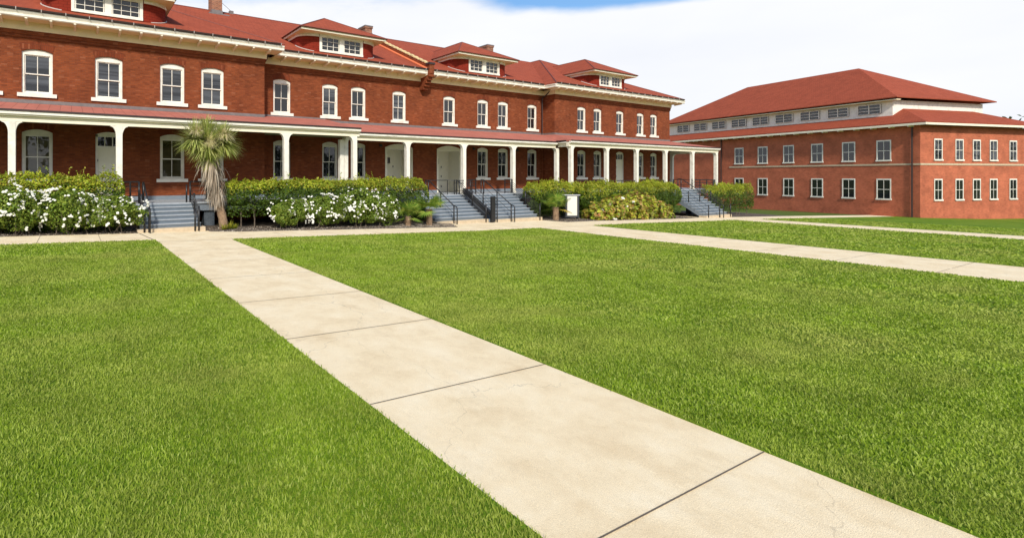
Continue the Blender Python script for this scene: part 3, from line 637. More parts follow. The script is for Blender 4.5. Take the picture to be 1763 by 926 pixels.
def vestibule(x, y):
    w, Hs, rise, dp = 2.34, 4.33-YP, .25, 1.45; f = MB()
    t = .16
    f.prism([(-w/2, Hs-.12), (w/2, Hs-.12)]+arc(0, w, Hs, rise)[::-1], .05, .28)
    for s in (-1, 1): a, b = sorted((s*w/2, s*(w/2-t))); f.box(a, b, .05, .28, 0, Hs-.12)
    for s in (-1, 1): a, b = sorted((s*(w/2+.02), s*(w/2-.03))); f.box(a, b, .281, dp, 0, Hs)
    f.box(-w/2-.02, w/2+.02, .281, dp, Hs-.1, Hs-.05); f.box(-w/2-.02, w/2+.02, dp, dp+.05, 0, Hs)
    for s in (-1,):
        f.box(-w/2+.03, w/2-.03, dp-.03, dp, 1.0, 1.05)
    for z in (.25, 1.05): f.box(w/2-.055, w/2-.03, .45, dp-.2, z, z+.03)
    fo = put(f.mesh('entrance_recess', M['door']), 'entrance_recess', bar, (x, y, YP))
    fl = MB(); fl.box(-w/2, w/2, -.0, dp, -.2, .0); put(fl.mesh('threshold', M['tread']), 'threshold', fo)
    d = MB(); d.box(-w/2+.1, .35, dp-.06, dp-.031, .03, Hs-.35); d.box(-w/2+.25, .2, dp-.075, dp-.061, .2, .9); d.box(-w/2+.25, .2, dp-.075, dp-.061, 1.1, 1.9)
    put(d.mesh('recess_door', M['door']), 'recess_door', fo)
    g = MB(); g.box(-.6, -.28, dp-.085, dp-.061, 2.08, 2.5); g.box(-.23, .1, dp-.085, dp-.061, 2.08, 2.5); put(g.mesh('door_window', M['glass']), 'door_window', fo)
    h = MB()
    for z in (.35, 1.1, 1.8): h.box(.33, .38, dp-.1, dp-.061, z, z+.13)
    put(h.mesh('hinges', M['black']), 'hinges', fo)
vestibule(19.6, YW); vestibule(24.0, YW)
# base board, flashing above the porch roof
mb = MB()
def seg(x0, x1, y): mb.box(x0, x1, y-.04, y-.002, YP, YP+.2)
seg(X0, 1.0, YM); seg(2.2, X1, YM); seg(X1, 18.4, YW); seg(20.8, 22.8, YW); seg(25.2, X2-.04, YW); seg(X2-.04, 42.1, YM); seg(43.35, X3, YM)
mb.box(X2-.04, X2-.002, YM, YW-.04, YP, YP+.2)
mb.build('base_board', M['step'], bar)
# porch
def zp(x, y):    # porch roof height
    if x < 13.9: return 5.03+(y-23.4)*.205
    if x < 31.6: return 4.92+(y-24.5)*.2576
    return 5.0+(y-23.4)*.22
pr = MB()
th = .06
pr.slab([(-7.5, 23.4, zp(0, 23.4)), (13.95, 23.4, zp(0, 23.4)), (13.95, YW-.0, zp(0, YW)), (X1, YW, zp(0, YW)), (X1, YM, zp(0, YM)), (-7.5, YM, zp(0, YM))], th)
pr.slab([(13.95, 24.5, 4.92), (31.6, 24.5, 4.92), (X2, YW, 5.77), (13.95, YW, 5.77)], th)
pr.slab([(31.6, 24.5, 4.92), (31.6, 23.4, 5.0), (X2, YM, 5.726), (X2, YW, 5.772)], th)
pr.slab([(31.6, 23.4, 5.0), (53.1, 23.4, 5.0), (X3, YM, 5.726), (X2, YM, 5.726)], th)
pr.slab([(53.1, 23.4, 5.0), (53.1, 28.2, 5.0), (X3, 28.2, 5.726), (X3, YM, 5.726)], th)
proof = pr.build('porch_roof', M['proof'], bar)
fl = MB()
fl.box(X0, X1, YM-.05, YM-.003, 5.70, 5.86); fl.box(X1+.0, 13.9, YW-.05, YW-.003, zp(0, YW)-.03, zp(0, YW)+.08); fl.box(13.9, X2-.05, YW-.05, YW-.003, 5.74, 5.9); fl.box(X2-.05, X3, YM-.05, YM-.003, 5.7, 5.86); fl.box(X2-.05, X2-.003, YM, YW-.05, 5.7, 5.88)
fl.build('wall_flashing', M['flash'], proof)
# beams, fascias, ceiling
bm_ = MB(); fs = MB(); ed = MB()
def beam(x0, x1, y, z):      # front beam with proud fascia; z is roof edge height
    bm_.box(x0, x1, y+.18, y+.42, z-.45, z-.13); fs.box(x0-.001, x1+.001, y+.0, y+.178, z-.17, z-.06); bm_.box(x0, x1, y+.06, y+.18, z-.23, z-.171)
    ed.box(x0, x1, y-.03, y+.01, z-.058, z+.02)
beam(-7.4, 13.9, 23.4, 5.03); beam(13.95, 31.55, 24.5, 4.92); beam(31.6, 53.0, 23.4, 5.0)
def beam_y(x, s, y0, y1, z):
    a, b = sorted((x-s*.18, x-s*.42)); bm_.box(a, b, y0, y1, z-.45, z-.13); a, b = sorted((x, x-s*.178)); fs.box(a, b, y0, y1, z-.17, z-.06); ed.box(min(x+s*.03, x-s*.01), max(x+s*.03, x-s*.01), y0, y1, z-.058, z+.02)
beam_y(13.95, 1, 23.83, 24.67, 5.03); beam_y(31.6, -1, 23.83, 24.67, 5.0); beam_y(53.1, 1, 23.83, 28.2, 5.0)
bo = bm_.build('porch_beam', M['cream'], bar); fs.build('porch_fascia', M['white'], bo); ed.build('porch_gutter', M['gutter'], bo)
ce = MB(); ce.box(-7.4, 13.5, 23.83, YM-.05, 4.86, 4.9); ce.box(X1+.05, 31.9, 24.95, YW-.05, 4.82, 4.855); ce.box(31.9, 52.7, 23.83, YM-.05, 4.83, 4.87); ce.box(X3+.05, 52.6, YM-.04, 28.2, 4.83, 4.87)
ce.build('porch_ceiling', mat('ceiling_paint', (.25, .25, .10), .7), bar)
# columns
def column_mesh(zt, dirs):
    c = MB(); h = zt-YP; a = .125
    c.box(-a, a, -a, a, 0, h-.001); c.box(-a-.03, a+.03, -a-.03, a+.03, 0, .12)
    for (dx, dy) in dirs:       # curved bracket under the beam
        n = 7; r = .34; pts = []
        for i in range(n+1):
            t = i/n*math.pi/2; pts.append((r-r*math.sin(t)*1.0, h-r*1.25+0*t) if False else (r*(1-math.cos(t)), h-.45*(1-math.sin(t))))
        prof = [(a-.01, h-.45)]+[(a+.22*(1-math.cos(i/n*math.pi/2)), h-.45+.42*math.sin(i/n*math.pi/2)) for i in range(n+1)]+[(a+.22, h-.001), (a-.01, h-.001)]
        if dx: c.prism([(dx*p[0], p[1]) for p in prof], -a*.9, a*.9, 'y')
        else: c.prism([(dy*p[0], p[1]) for p in prof], -a*.9, a*.9, 'x')
    return c.mesh('porch_column', M['white'])
cm1 = column_mesh(5.03-.45, [(-1, 0), (1, 0)]); cm1e = column_mesh(5.03-.45, [(-1, 0), (0, 1)]); cm2 = column_mesh(4.92-.45, [(-1, 0), (1, 0)]); cm3 = column_mesh(5.0-.45, [(-1, 0), (1, 0)]); cm3e = column_mesh(4.55, [(1, 0), (0, 1)]); cm2s = column_mesh(4.92-.45, [(1, 0)])
for x in (-5.95, -2.06, 1.81, 5.69, 9.58): put(cm1, 'porch_column', bar, (x, 23.7, YP))
put(cm1e, 'porch_column', bar, (13.62, 23.7, YP)); put(column_mesh(4.58, [(0, -1)]), 'porch_column', bar, (13.68, 24.82, YP)); put(cm2s, 'porch_column', bar, (13.40, 24.80, YP))
for x in (18.02, 22.58, 27.18): put(cm2, 'porch_column', bar, (x, 24.8, YP))
put(column_mesh(4.46, [(-1, 0)]), 'porch_column', bar, (31.8, 24.8, YP)); put(cm3e, 'porch_column', bar, (31.96, 23.7, YP))
for x in (36.18, 40.1, 44.3, 48.63): put(cm3, 'porch_column', bar, (x, 23.7, YP))
put(column_mesh(4.55, [(-1, 0), (0, 1)]), 'porch_column', bar, (52.8, 23.7, YP)); put(column_mesh(4.55, [(0, -1)]), 'porch_column', bar, (52.8, 27.6, YP))
# porch floor, rim, piers
fl = MB(); rim = MB(); pier = MB()
def floor(x0, x1, y0, y1):
    fl.box(x0, x1, y0, y1, YP-.07, YP-.001); 
floor(-7, 13.85, 23.45, YM-.003); floor(X1+.003, 31.6, 24.56, YW-.004) if False else None
fl.box(X1+.003, 13.85, YM-.003, YW-.004, YP-.07, YP-.001); fl.box(13.851, 31.7, 24.55, YW-.004, YP-.07, YP-.001); fl.box(31.701, 53.05, 23.45, YM-.003, YP-.07, YP-.001); fl.box(31.701, X2-.004, YM-.002, YW-.004, YP-.07, YP-.001); fl.box(X3+.003, 53.05, YM-.002, 28.2, YP-.07, YP-.001)
fl.build('porch_floor', M['tread'], bar)
rim.box(-7, 13.8, 23.52, 23.62, .80, YP-.071); rim.box(13.7, 13.8, 23.62, 24.6, .8, YP-.071); rim.box(13.8, 31.76, 24.61, 24.71, .80, YP-.071); rim.box(31.76, 53, 23.52, 23.62, .8, YP-.071); rim.box(52.9, 53, 23.62, 28.2, .8, YP-.071)
rim.build('porch_rim', M['step'], bar)
for x, y in [(x, 23.65) for x in (-5.95, -2.06, 1.81, 5.69, 9.58, 13.45, 31.9, 36.18, 40.1, 44.3, 48.63, 52.7)]+[(x, 24.75) for x in (18.02, 22.58, 27.18)]+[(52.7, 27.6)]: pier.box(x-.24, x+.24, y-.02, y+.45, gz(x)-.2, .80)
pier.build_each('porch_pier', M['pier'], bar)
mb = MB(); mb.box(-7, 13.6, 23.7, 23.72, -.6, .05) if False else None
# downpipes
mb = MB()
for (x, y) in ((X1+.12, YW-.12), (X2-.3, YW-.14)):
    mb.tube([(x+.3, y-.7, ZT+.05), (x+.15, y-.3, ZT-.35), (x, y, ZT-.6), (x, y, 5.85)], .05, 8)
mb.build_each('downpipe', M['gutter'], bar)
# lower downpipe run and small wall details
mb = MB(); mb.tube([(X2-.3, YW-.12, 5.7), (X2-.3, YW-.12, YP)], .045, 8); mb.tube([(X1+.12, YW-.1, 5.8), (X1+.12, YW-.1, YP)], .045, 8); mb.build_each('lower_downpipe', M['brick'], bar)
mb = MB()
for x in (18.0, 26.3, 30.9): mb.box(x-.09, x+.09, YW-.12, YW-.005, 4.35, 4.5)
mb.build_each('porch_lamp', M['black'], bar)
# porch guard rails at the right end
def hrail(mb, pts, bars, post_every=None, r=.03, z0=.12, z1=.95):
    for k in range(bars): z = z0+(z1-z0)*k/(bars-1) if bars > 1 else z1; mb.tube([(p[0], p[1], p[2]+z) for p in pts], r if k == bars-1 else r*.6, 6)
    for p in pts: mb.tube([p, (p[0], p[1], p[2]+z1+.02)], r*1.3, 6)
for pts_, nb, za, zb_ in (([(48.85, 23.72, YP), (50.0, 23.72, YP), (51.2, 23.72, YP), (52.65, 23.72, YP)], 3, .3, .82), ([(52.75, 23.9, YP), (52.75, 25.8, YP), (52.75, 27.4, YP)], 3, .3, .82),
        ([(5.85, 23.72, YP), (7.6, 23.72, YP), (9.4, 23.72, YP)], 5, .12, .95), ([(-1.9, 23.72, YP), (0, 23.72, YP), (1.65, 23.72, YP)], 5, .12, .95),
        ([(14.0, 24.85, YP), (16, 24.85, YP), (17.85, 24.85, YP)], 3, .3, .82), ([(32.2, 23.72, YP), (34.2, 23.72, YP), (36, 23.72, YP)], 3, .3, .82),
        ([(40.3, 23.72, YP), (42.2, 23.72, YP), (44.1, 23.72, YP)], 3, .3, .82), ([(36.4, 23.72, YP), (38.2, 23.72, YP), (39.9, 23.72, YP)], 3, .3, .82)):
    mb = MB(); hrail(mb, pts_, nb, z0=za, z1=zb_); mb.build('porch_guard_rail', M['black'], bar)

# ---------------------------------------------------------------- stairs
def stairs(x0, x1, ytop, n, label, cheek=True):
    zb = gz((x0+x1)/2)-.01; h = (YP-zb)/n; td = .285
    root = empty('entrance_stairs', ((x0+x1)/2, ytop-(n-1)*td, zb), label, 'stairs', 'blue grey stairs up to the porch')
    T = MB(); Rr = MB()
    for k in range(1, n):      # k risers down from the floor
        z = YP-k*h; ya = ytop-k*td
        if k == n-1: break
        T.box(x0, x1, ya-.025, ya+td, z-.04, z); Rr.box(x0+.03, x1-.03, ya+.005, ya+.04, z-h, z-.041)
    Rr.box(x0+.03, x1-.03, ytop+.005, ytop+.04, YP-h, YP-.071)
    T.build_each('tread', M['tread'], root); Rr.build_each('riser', M['riser'], root)
    b = MB(); z = YP-(n-1)*h; ya = ytop-(n-1)*td
    b.box(x0-.12, x1+.12, ya-.03, ya+td+.25, zb-.2, z); b.build('base_step', M['sand'], root, bevel=.015)
    s = MB()
    for x in (x0+.005, x1-.035):
        pts = [(ytop, YP-.35)]
        prof = [(ytop+.0, zb+.05), (ytop-(n-2)*td, zb+h*.5), (ytop-(n-2)*td, z-.001)]
        up = []
        for k in range(n-2, 0, -1): zz = YP-k*h-.042; y = ytop-k*td; up += [(y+.045, zz), (y+td+.0, zz)]
        prof = [(ytop, YP-h-.45), (ytop-(n-2)*td+.05, zb), (ytop-(n-2)*td+.05, zb+h)]+up[0:]+[(ytop, YP-h-.05)]
        s.prism(prof, x, x+.03, 'x')
    s.build_each('stringer', M['step'], root)
    return root, zb, h, td
def stair_rail(root, x, ytop, n, zb, h, td, bars=6, top_post=True, H=.92, loop=0, mid=False, r=.03, ybot=None, name='handrail'):
    m = MB(); y1 = ytop+.05; z1 = YP; yb = (ytop-(n-1)*td-.05) if ybot is None else ybot; slope = h/td
    zat = lambda y: min(YP, YP+(y-ytop)*slope)
    top = [(x, y1+.25*loop, z1+H), (x, y1, z1+H), (x, ytop-.15, zat(ytop-.15)+H), (x, yb, zat(yb)+H)]
    m.tube(top, r*1.15, 8)
    for k in range(bars):
        f = .12+.72*k/max(1, bars-1) if bars > 1 else .5
        m.tube([(x, y1, z1+H*f), (x, ytop-.15, zat(ytop-.15)+H*f), (x, yb, zat(yb)+H*f)], r*.42, 6)
    gy = min(yb, ytop-(n-1)*td)
    for y in ([y1, (y1+yb)/2, yb] if mid else [y1, yb]): 
        kk = max(0, min(n, math.ceil((ytop-y)/td-.001))); zf = YP-kk*h if y < ytop else YP
        m.tube([(x, y, max(zf, zb) if y > yb+.01 else zb), (x, y, zat(y)+H+.01)], r*1.3, 8)
    if loop:
        m.tube([(x, y1+.25, z1+H), (x, y1+.25, z1)], r*1.1, 8)
        m.tube([(x, yb, zat(yb)+H), (x, yb-.25, zat(yb)+H-.06), (x, yb-.28, zat(yb)+H-.16), (x, yb-.28, zb)], r*1.1, 8)
    return m.build(name, M['black'], root, smooth=True)
rt, zb, h, td = stairs(2.45, 4.95, 23.45, 7, 'blue grey stairs with black railings beside the shaggy palm')
stair_rail(rt, 2.6, 23.45, 7, zb, h, td, bars=5, mid=True); stair_rail(rt, 2.78, 23.45, 7, zb, h, td, bars=0, loop=1)
stair_rail(rt, 4.78, 23.45, 7, zb, h, td, bars=6, mid=True); stair_rail(rt, 4.62, 23.45, 7, zb, h, td, bars=0, H=.8)
for q_ in ([(1.97, 23.6, YP), (2.25, 23.6, YP), (2.6, 23.6, YP)], [(4.8, 23.6, YP), (5.55, 23.6, YP)]): g_ = MB(); hrail(g_, q_, 5); g_.build('porch_return_rail', M['black'], rt)
r2, zb, h, td = stairs(18.35, 22.25, 24.55, 9, 'blue grey stairs left of the black pillar, lower edge behind small palms')
stair_rail(r2, 19.5, 24.55, 9, zb, h, td, bars=1, loop=1, mid=True); stair_rail(r2, 22.05, 24.55, 9, zb, h, td, bars=6, mid=True)
g_ = MB()
g_.tube([(19.5, 24.6, YP+.92), (19.5, 24.9, YP+.92), (21.3, 24.9, YP+.92), (21.75, 24.55, YP+.9), (21.75, 24.2, YP+.75)], .024, 8); g_.tube([(21.3, 24.9, YP), (21.3, 24.9, YP+.92)], .026, 8)
for z in (.25, .72, .9): g_.tube([(21.6, 24.62, YP+z), (22.45, 24.62, YP+z)], .024, 6)
for x in (21.62, 21.8): g_.tube([(x, 24.6, YP-.25), (x, 24.6, YP+.95)], .032, 8)
g_.build('porch_return_rail', M['black'], r2)
r3, zb3, h3, td3 = stairs(22.85, 27.0, 24.55, 9, 'blue grey stairs right of the black pillar, ending beside the green hedge')
stair_rail(r3, 22.98, 24.55, 9, zb3, h3, td3, bars=4, mid=True); stair_rail(r3, 24.2, 24.55, 9, zb3, h3, td3, bars=1, loop=1, mid=True); stair_rail(r3, 26.85, 24.55, 9, zb3, h3, td3, bars=6, mid=True, r=.03)
for q_ in ([(22.8, 24.62, YP), (23.15, 24.62, YP), (23.5, 24.62, YP)], [(26.2, 24.62, YP), (26.9, 24.62, YP)]): g_ = MB(); hrail(g_, q_, 5); g_.build('porch_return_rail', M['black'], r3)
r4, zb4, h4, td4 = stairs(44.5, 48.35, 23.45, 11, 'grey stairs half hidden behind the far end of the hedge')
stair_rail(r4, 44.65, 23.45, 11, zb4, h4, td4, bars=3, mid=True); stair_rail(r4, 46.4, 23.45, 11, zb4, h4, td4, bars=1, loop=1, mid=True); stair_rail(r4, 48.2, 23.45, 11, zb4, h4, td4, bars=6, mid=True)
# wheelchair lift between the two middle stairs
lf = empty('stair_lift', (22.5, 22.15, zb), 'black sloping lift rails and upright pillar between the two middle stairs', 'stair lift')
mb = MB(); sl2 = h/td; yA, yB = 22.2, 24.6
for dz, t in ((.10, .11), (.34, .05)):
    z0 = zb+.2+dz; z1 = YP+dz
    mb.prism([(yA, z0), (yB, z1), (yB, z1+t), (yA, z0+t)], 22.36, 22.60, 'x')
mb.build('track', M['black'], lf)
mb = MB(); mb.box(22.33, 22.66, 22.02, 22.16, zb, zb+1.55); mb.build('control_pillar', M['black'], lf, bevel=.02)
mb = MB(); mb.box(22.27, 22.355, 22.2, 24.6, zb, zb+.18); mb.box(22.70, 22.8, 22.2, 24.6, zb, zb+.18); mb.build_each('kerb', M['step'], lf)
# cabinet
cx, cy = 29.75, 22.0; cz = gz(cx)+.03
cb = empty('display_cabinet', (cx, cy, cz), 'grey box stand with blank cream front panel beside a small palm', 'display stand')
mb = MB(); mb.box(cx-.46, cx+.46, cy-.04, cy+.26, cz+.16, cz+1.60); mb.build('cabinet_body', M['grey'], cb, bevel=.01)
mb = MB(); mb.box(cx-.54, cx+.54, cy-.12, cy+.34, cz+1.60, cz+1.66); mb.build('cabinet_top', mat('pale_grey_metal', (.42, .43, .45), .4), cb, bevel=.01)
mb = MB(); mb.box(cx-.34, cx+.34, cy-.07, cy-.041, cz+.24, cz+1.56); pn = mb.build('front_panel', M['panel'], cb)
mb = MB(); mb.box(cx-.25, cx-.19, cy-.075, cy-.071, cz+1.36, cz+1.46); mb.box(cx-.17, cx-.11, cy-.075, cy-.071, cz+1.36, cz+1.46); mb.box(cx-.25, cx-.11, cy-.075, cy-.071, cz+1.32, cz+1.335); mb.build('faded_mark', M['mark'], pn)
for x in (-.38, .38):
    mb = MB(); mb.box(cx+x-.05, cx+x+.05, cy, cy+.1, cz-.05, cz+.16); mb.build('leg', M['black'], cb)
mb = MB(); mb.box(cx-.5, cx+.5, cy-.08, cy+.28, cz+.12, cz+.159); mb.box(cx-.46, cx-.34, cy-.10, cy-.041, cz+.16, cz+1.6); mb.box(cx+.34, cx+.46, cy-.10, cy-.041, cz+.16, cz+1.6); mb.build('cabinet_frame', M['grey'], cb)
cb.rotation_euler = (0, 0, R(-28))
# ---------------------------------------------------------------- foliage
def leaf_cloud(P, Nn, size, m, name, parent, aspect=.5, fold=True, jitter=.8):
    """P centres, Nn outward normals; every leaf a folded four-sided blade"""
    n = len(P); Nn = Nn+RNG.normal(size=(n, 3))*jitter; Nn /= np.linalg.norm(Nn, axis=1)[:, None]
    U = RNG.normal(size=(n, 3)); U -= Nn*(U*Nn).sum(1)[:, None]; U /= np.linalg.norm(U, axis=1)[:, None]; Q = np.cross(Nn, U)
    s = (size*RNG.uniform(.6, 1.3, n))[:, None]
    V = np.stack([P-U*s, P+Q*s*aspect+Nn*s*.15, P+U*s, P-Q*s*aspect+Nn*s*.15], 1).reshape(-1, 3)
    b = np.arange(n)[:, None]*4; F = np.concatenate([b+[0, 1, 2], b+[0, 2, 3]], 1).reshape(-1, 3)
    return tri_mesh(name, V, F, m, parent, off=wloc(parent) if parent else None)
def vnoise(P, seed=0, f=1.0):
    r = np.random.default_rng(seed); out = np.zeros(len(P))
    for k in range(6):
        d = r.normal(size=3); d *= f*(1+k*.7)/np.linalg.norm(d); out += np.sin(P@d*2.2+r.uniform(0, 6.28))/(1+k*.5)
    return out/2.6
def blob_points(n, c, rad, seed, power=3.2, bumps=.16, f=1.0, shell=.35):
    """points in the outer shell of a lumpy super-ellipsoid"""
    D = RNG.normal(size=(n, 3)); D /= np.linalg.norm(D, axis=1)[:, None]
    k = (np.abs(D)**power).sum(1)**(-1/power)
    Pu = D*k[:, None]*rad
    nz = vnoise(Pu+np.array(c), seed, f)
    dep = 1-shell*RNG.random(n)**2.2
    P = Pu*(1+bumps*nz)[:, None]*dep[:, None]
    return P+np.array(c), D
def hedge(x0, x1, y0, y1, ztop, clear, label, seed, dens=900, endfall=.4, shoots=1.0, size=.05, light=.5, group='evergreen hedges along the porch'):
    root = empty('hedge', ((x0+x1)/2, (y0+y1)/2, gz((x0+x1)/2)), label, 'hedge', group)
    L_ = x1-x0; n = int(L_*dens*4.2)
    # surface-biased samples of a long rounded box
    u = RNG.uniform(0, 1, n); x = x0+u*L_
    th = RNG.uniform(-1.5, 3.3, n); rr = 1-.42*RNG.random(n)**2
    zc = (ztop+clear)/2; a = (y1-y0)/2; b = (ztop-clear)/2
    pw = 3.0; kk = (np.abs(np.cos(th))**pw+np.abs(np.sin(th))**pw)**(-1/pw)
    nz = vnoise(np.stack([x, np.cos(th), np.sin(th)], 1), seed, 1.15); n2 = vnoise(np.stack([x, np.cos(th), np.sin(th)], 1), seed+5, 3.2)
    e = np.minimum(1, np.minimum((x-x0), (x1-x))/endfall); e = np.sqrt(np.clip(1-(1-e)**2, 0, 1))
    rad = rr*(1+.19*nz+.13*n2)*kk
    zb = np.interp(x, GX, GZ)-gz((x0+x1)/2)
    y = (y0+y1)/2-a*np.cos(th)*rad*(.55+.45*e); z = zc+b*np.sin(th)*rad*(.45+.55*e)+zb*.0
    P = np.stack([x, y, z], 1); Nn = np.stack([0*x, -np.cos(th), np.sin(th)+.35], 1)
    # ragged underside
    low = RNG.random(n) < .12; P[low, 2] = clear-RNG.random(low.sum())**2*.5
    gap = vnoise(np.stack([x*1.7, z*2.6, y*1.3], 1), seed+9, 1.5)
    ok = (gap > -.24) | (RNG.random(n) < .42); P, Nn, nz, x, y, z = P[ok], Nn[ok], nz[ok], x[ok], y[ok], z[ok]; n = len(P)
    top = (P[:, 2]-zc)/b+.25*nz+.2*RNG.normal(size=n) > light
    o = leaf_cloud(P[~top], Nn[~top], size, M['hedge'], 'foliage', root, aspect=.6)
    # upright shoots
    ns = int(L_*14*shoots); Q = []
    for i in range(ns):
        X = random.uniform(x0+.1, x1-.1); Y = random.uniform(y0+.1, y1-.1)
        hh = random.uniform(.1, .26)*(2.0 if random.random() < .16 else 1); zz = zc+b*(1+.19*float(vnoise(np.array([[X, 0, 1.]]), seed, 1.15)[0]))-.08
        ef = min(1, min(X-x0, x1-X)/endfall); zz -= (1-ef)**2*b*.8
        lx, ly = random.uniform(-.3, .3), random.uniform(-.2, .2)
        for k in range(9):
            f = k/8; Q.append((X+lx*hh*f+random.gauss(0, .02), Y+ly*hh*f+random.gauss(0, .02), zz+hh*f+random.gauss(0, .01)))
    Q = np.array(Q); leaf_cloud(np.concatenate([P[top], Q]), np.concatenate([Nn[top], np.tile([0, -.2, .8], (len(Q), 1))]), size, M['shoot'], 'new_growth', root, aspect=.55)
    # stems
    for i in range(int(L_/1.15)+1):
        s = MB(); X = x0+.5+i*1.15+random.uniform(-.3, .3)
        if X > x1-.2: break
        Y = (y0+y1)/2+random.uniform(-.15, .15); g = gz(X)
        s.tube([(X, Y, g-.05), (X+random.uniform(-.06, .06), Y, g+.5), (X+random.uniform(-.12, .12), Y, zc)], .035, 6, r2=.018)
        for q in range(3): s.tube([(X, Y, g+.3+.2*q), (X+random.uniform(-.4, .4), Y+random.uniform(-.2, .2), zc+.1)], .016, 5, r2=.008)
        s.build('stem', M['bark'], root)
    return root
hedge(-7.5, 1.95, 22.35, 23.35, 2.42, .45, 'evergreen hedge behind the white roses left of the near stairs', 3, light=.35, shoots=1.5)
hedge(6.15, 13.6, 22.1, 23.2, 2.14, 1.02, 'long evergreen hedge with bare lower stems right of the shaggy palm', 11, light=.45)
hedge(13.4, 18.2, 22.7, 24.1, 2.2, .35, 'bushy evergreen hedge behind the small palms, ending at the middle stairs', 12, endfall=.9, light=.45)
hedge(27.1, 32.9, 22.9, 24.1, 1.9, .1, 'evergreen hedge behind the grey box stand, starting at the middle stairs', 13, endfall=.8, light=.3)
hedge(31.3, 44.35, 22.2, 23.3, 1.85, -.1, 'long rounded evergreen hedge behind the bright lobed shrub', 14, endfall=1.9, light=.3)
hedge(48.9, 57, 22.3, 23.2, 1.55, -.4, 'low evergreen hedge beyond the far stairs', 15, dens=600, light=.3)
# rose bushes
bl = []
for v_ in range(3):
    m = MB()
    for ring, (r, t, up) in enumerate(((.062, .1, .0), (.045, .45, .012), (.026, .9, .02))):
        k = 6-ring
        for i in range(k):
            a = i*6.283/k+ring*.5+random.uniform(-.2, .2); ca, sa = math.cos(a), math.sin(a); q = .6
            tip = Vector((ca*r*math.cos(t*.6), sa*r*math.cos(t*.6), up+r*math.sin(t)))
            L0 = Vector((math.cos(a-q)*r*.7, math.sin(a-q)*r*.7, up+r*.35*math.sin(t))); R0 = Vector((math.cos(a+q)*r*.7, math.sin(a+q)*r*.7, up+r*.35*math.sin(t)))
            m.add([(0, 0, up*.5), L0, tip, R0], [(0, 1, 2), (0, 2, 3)])
    if v_:                  # two or three heads in a truss
        base = list(m.v), list(m.f)
        for k in range(v_):
            dx, dy, dz = random.uniform(-.12, .12), random.uniform(-.08, .08), random.uniform(-.07, .07)
            m.add([(p[0]*.85+dx, p[1]*.85+dy, p[2]*.85+dz) for p in base[0]], base[1])
    bl.append(m.mesh('blossom', M['petal'], fix=False))
def rose(cx, cy, rx, ryy, ztop, nfl, label, seed, nleaf=9000, group='white flowering rose bushes'):
    nfl = int(nfl*1.7); cy -= .1
    g = gz(cx); root = empty('rose_bush', (cx, cy, g), label, 'rose bush', group)
    zc = (ztop+g+.25)/2; rz = (ztop-g-.25)/2
    P, D = blob_points(nleaf, (cx, cy, zc), (rx, ryy, rz), seed, 2.2, .34, 1.9, .6)
    gap = vnoise(P*np.array([1.9, 1.9, 2.4]), seed+4, 1.6); ok = (gap > -.25) | (RNG.random(len(P)) < .25); P, D = P[ok], D[ok]
    leaf_cloud(P, D+[0, 0, .3], .05, M['rose'], 'foliage', root, aspect=.55)
    for k in range(6):
        s = MB(); a = random.uniform(0, 6.28); s.tube([(cx+math.cos(a)*.12*k*rx, cy+math.sin(a)*.1, g-.03), (cx+math.cos(a)*rx*.4, cy+math.sin(a)*ryy*.4, g+.5), (cx+math.cos(a)*rx*.7, cy+math.sin(a)*ryy*.6, zc+rz*.4)], .018, 5, r2=.008); s.build('stem', M['bark'], root)
    cl = [RNG.normal(size=3) for _ in range(max(4, nfl//6))]
    k = 0
    while k < nfl:
        if random.random() < .55: d = Vector(random.choice(cl))+Vector((random.gauss(0, .22), random.gauss(0, .22), random.gauss(0, .22)))
        else: d = Vector((random.gauss(0, 1), random.gauss(0, 1), random.gauss(0, 1)))
        d.normalize()
        if d.y > .25 or d.z < -.75: continue
        k += 1
        dd = np.array([[d.x, d.y, d.z]]); kk = (np.abs(dd)**2.4).sum()**(-1/2.4); Pu = dd*kk*np.array([rx, ryy, rz]); nz = vnoise(Pu+np.array([cx, cy, zc]), seed, 1.6)[0]
        p = Pu[0]*(1+.34*nz)*1.03+np.array([cx, cy, zc])
        o = bpy.data.objects.new('blossom', random.choice(bl)); o.parent = root; o.location = Vector(p)-wloc(root)
        q = (d+Vector((0, -.5, .7))).normalized().to_track_quat('Z', 'Y'); o.rotation_euler = (q @ Matrix.Rotation(random.uniform(0, 6.28), 3, 'Z').to_quaternion()).to_euler()
        o.scale = (random.uniform(.6, 1.05),)*3; col.objects.link(o)
rose(-4.3, 21.95, 1.3, .62, 2.0, 55, 'white rose bush at the far left in front of the porch hedge', 21)
rose(-1.9, 21.95, 1.15, .62, 2.0, 60, 'white rose bush under the leftmost porch window', 22)
rose(-.1, 21.9, 1.1, .65, 1.85, 62, 'white rose bush in front of the hedge, under the brick between window and door', 23)
rose(1.45, 21.9, 1.15, .6, 1.6, 60, 'low white rose bush right beside the near stairs', 24)
rose(9.05, 21.9, .95, .55, 1.28, 36, 'small rounded white rose bush under the hedge with bare stems', 25)
rose(11.0, 21.9, 1.25, .6, 1.48, 55, 'white rose bush in the middle of the row of three, below the paired columns', 26)
rose(12.95, 21.85, 1.2, .6, 1.7, 62, 'tall white rose bush at the right end, beside the small fan palms', 27) if False else rose(13.0, 21.85, 1.3, .6, 1.66, 62, 'tall white rose bush below the first recessed entrance, nearest the fan palms', 27)
rose(14.4, 21.75, .8, .5, 1.35, 30, 'slender white rose bush touching the shorter fan palm', 28, nleaf=4500)
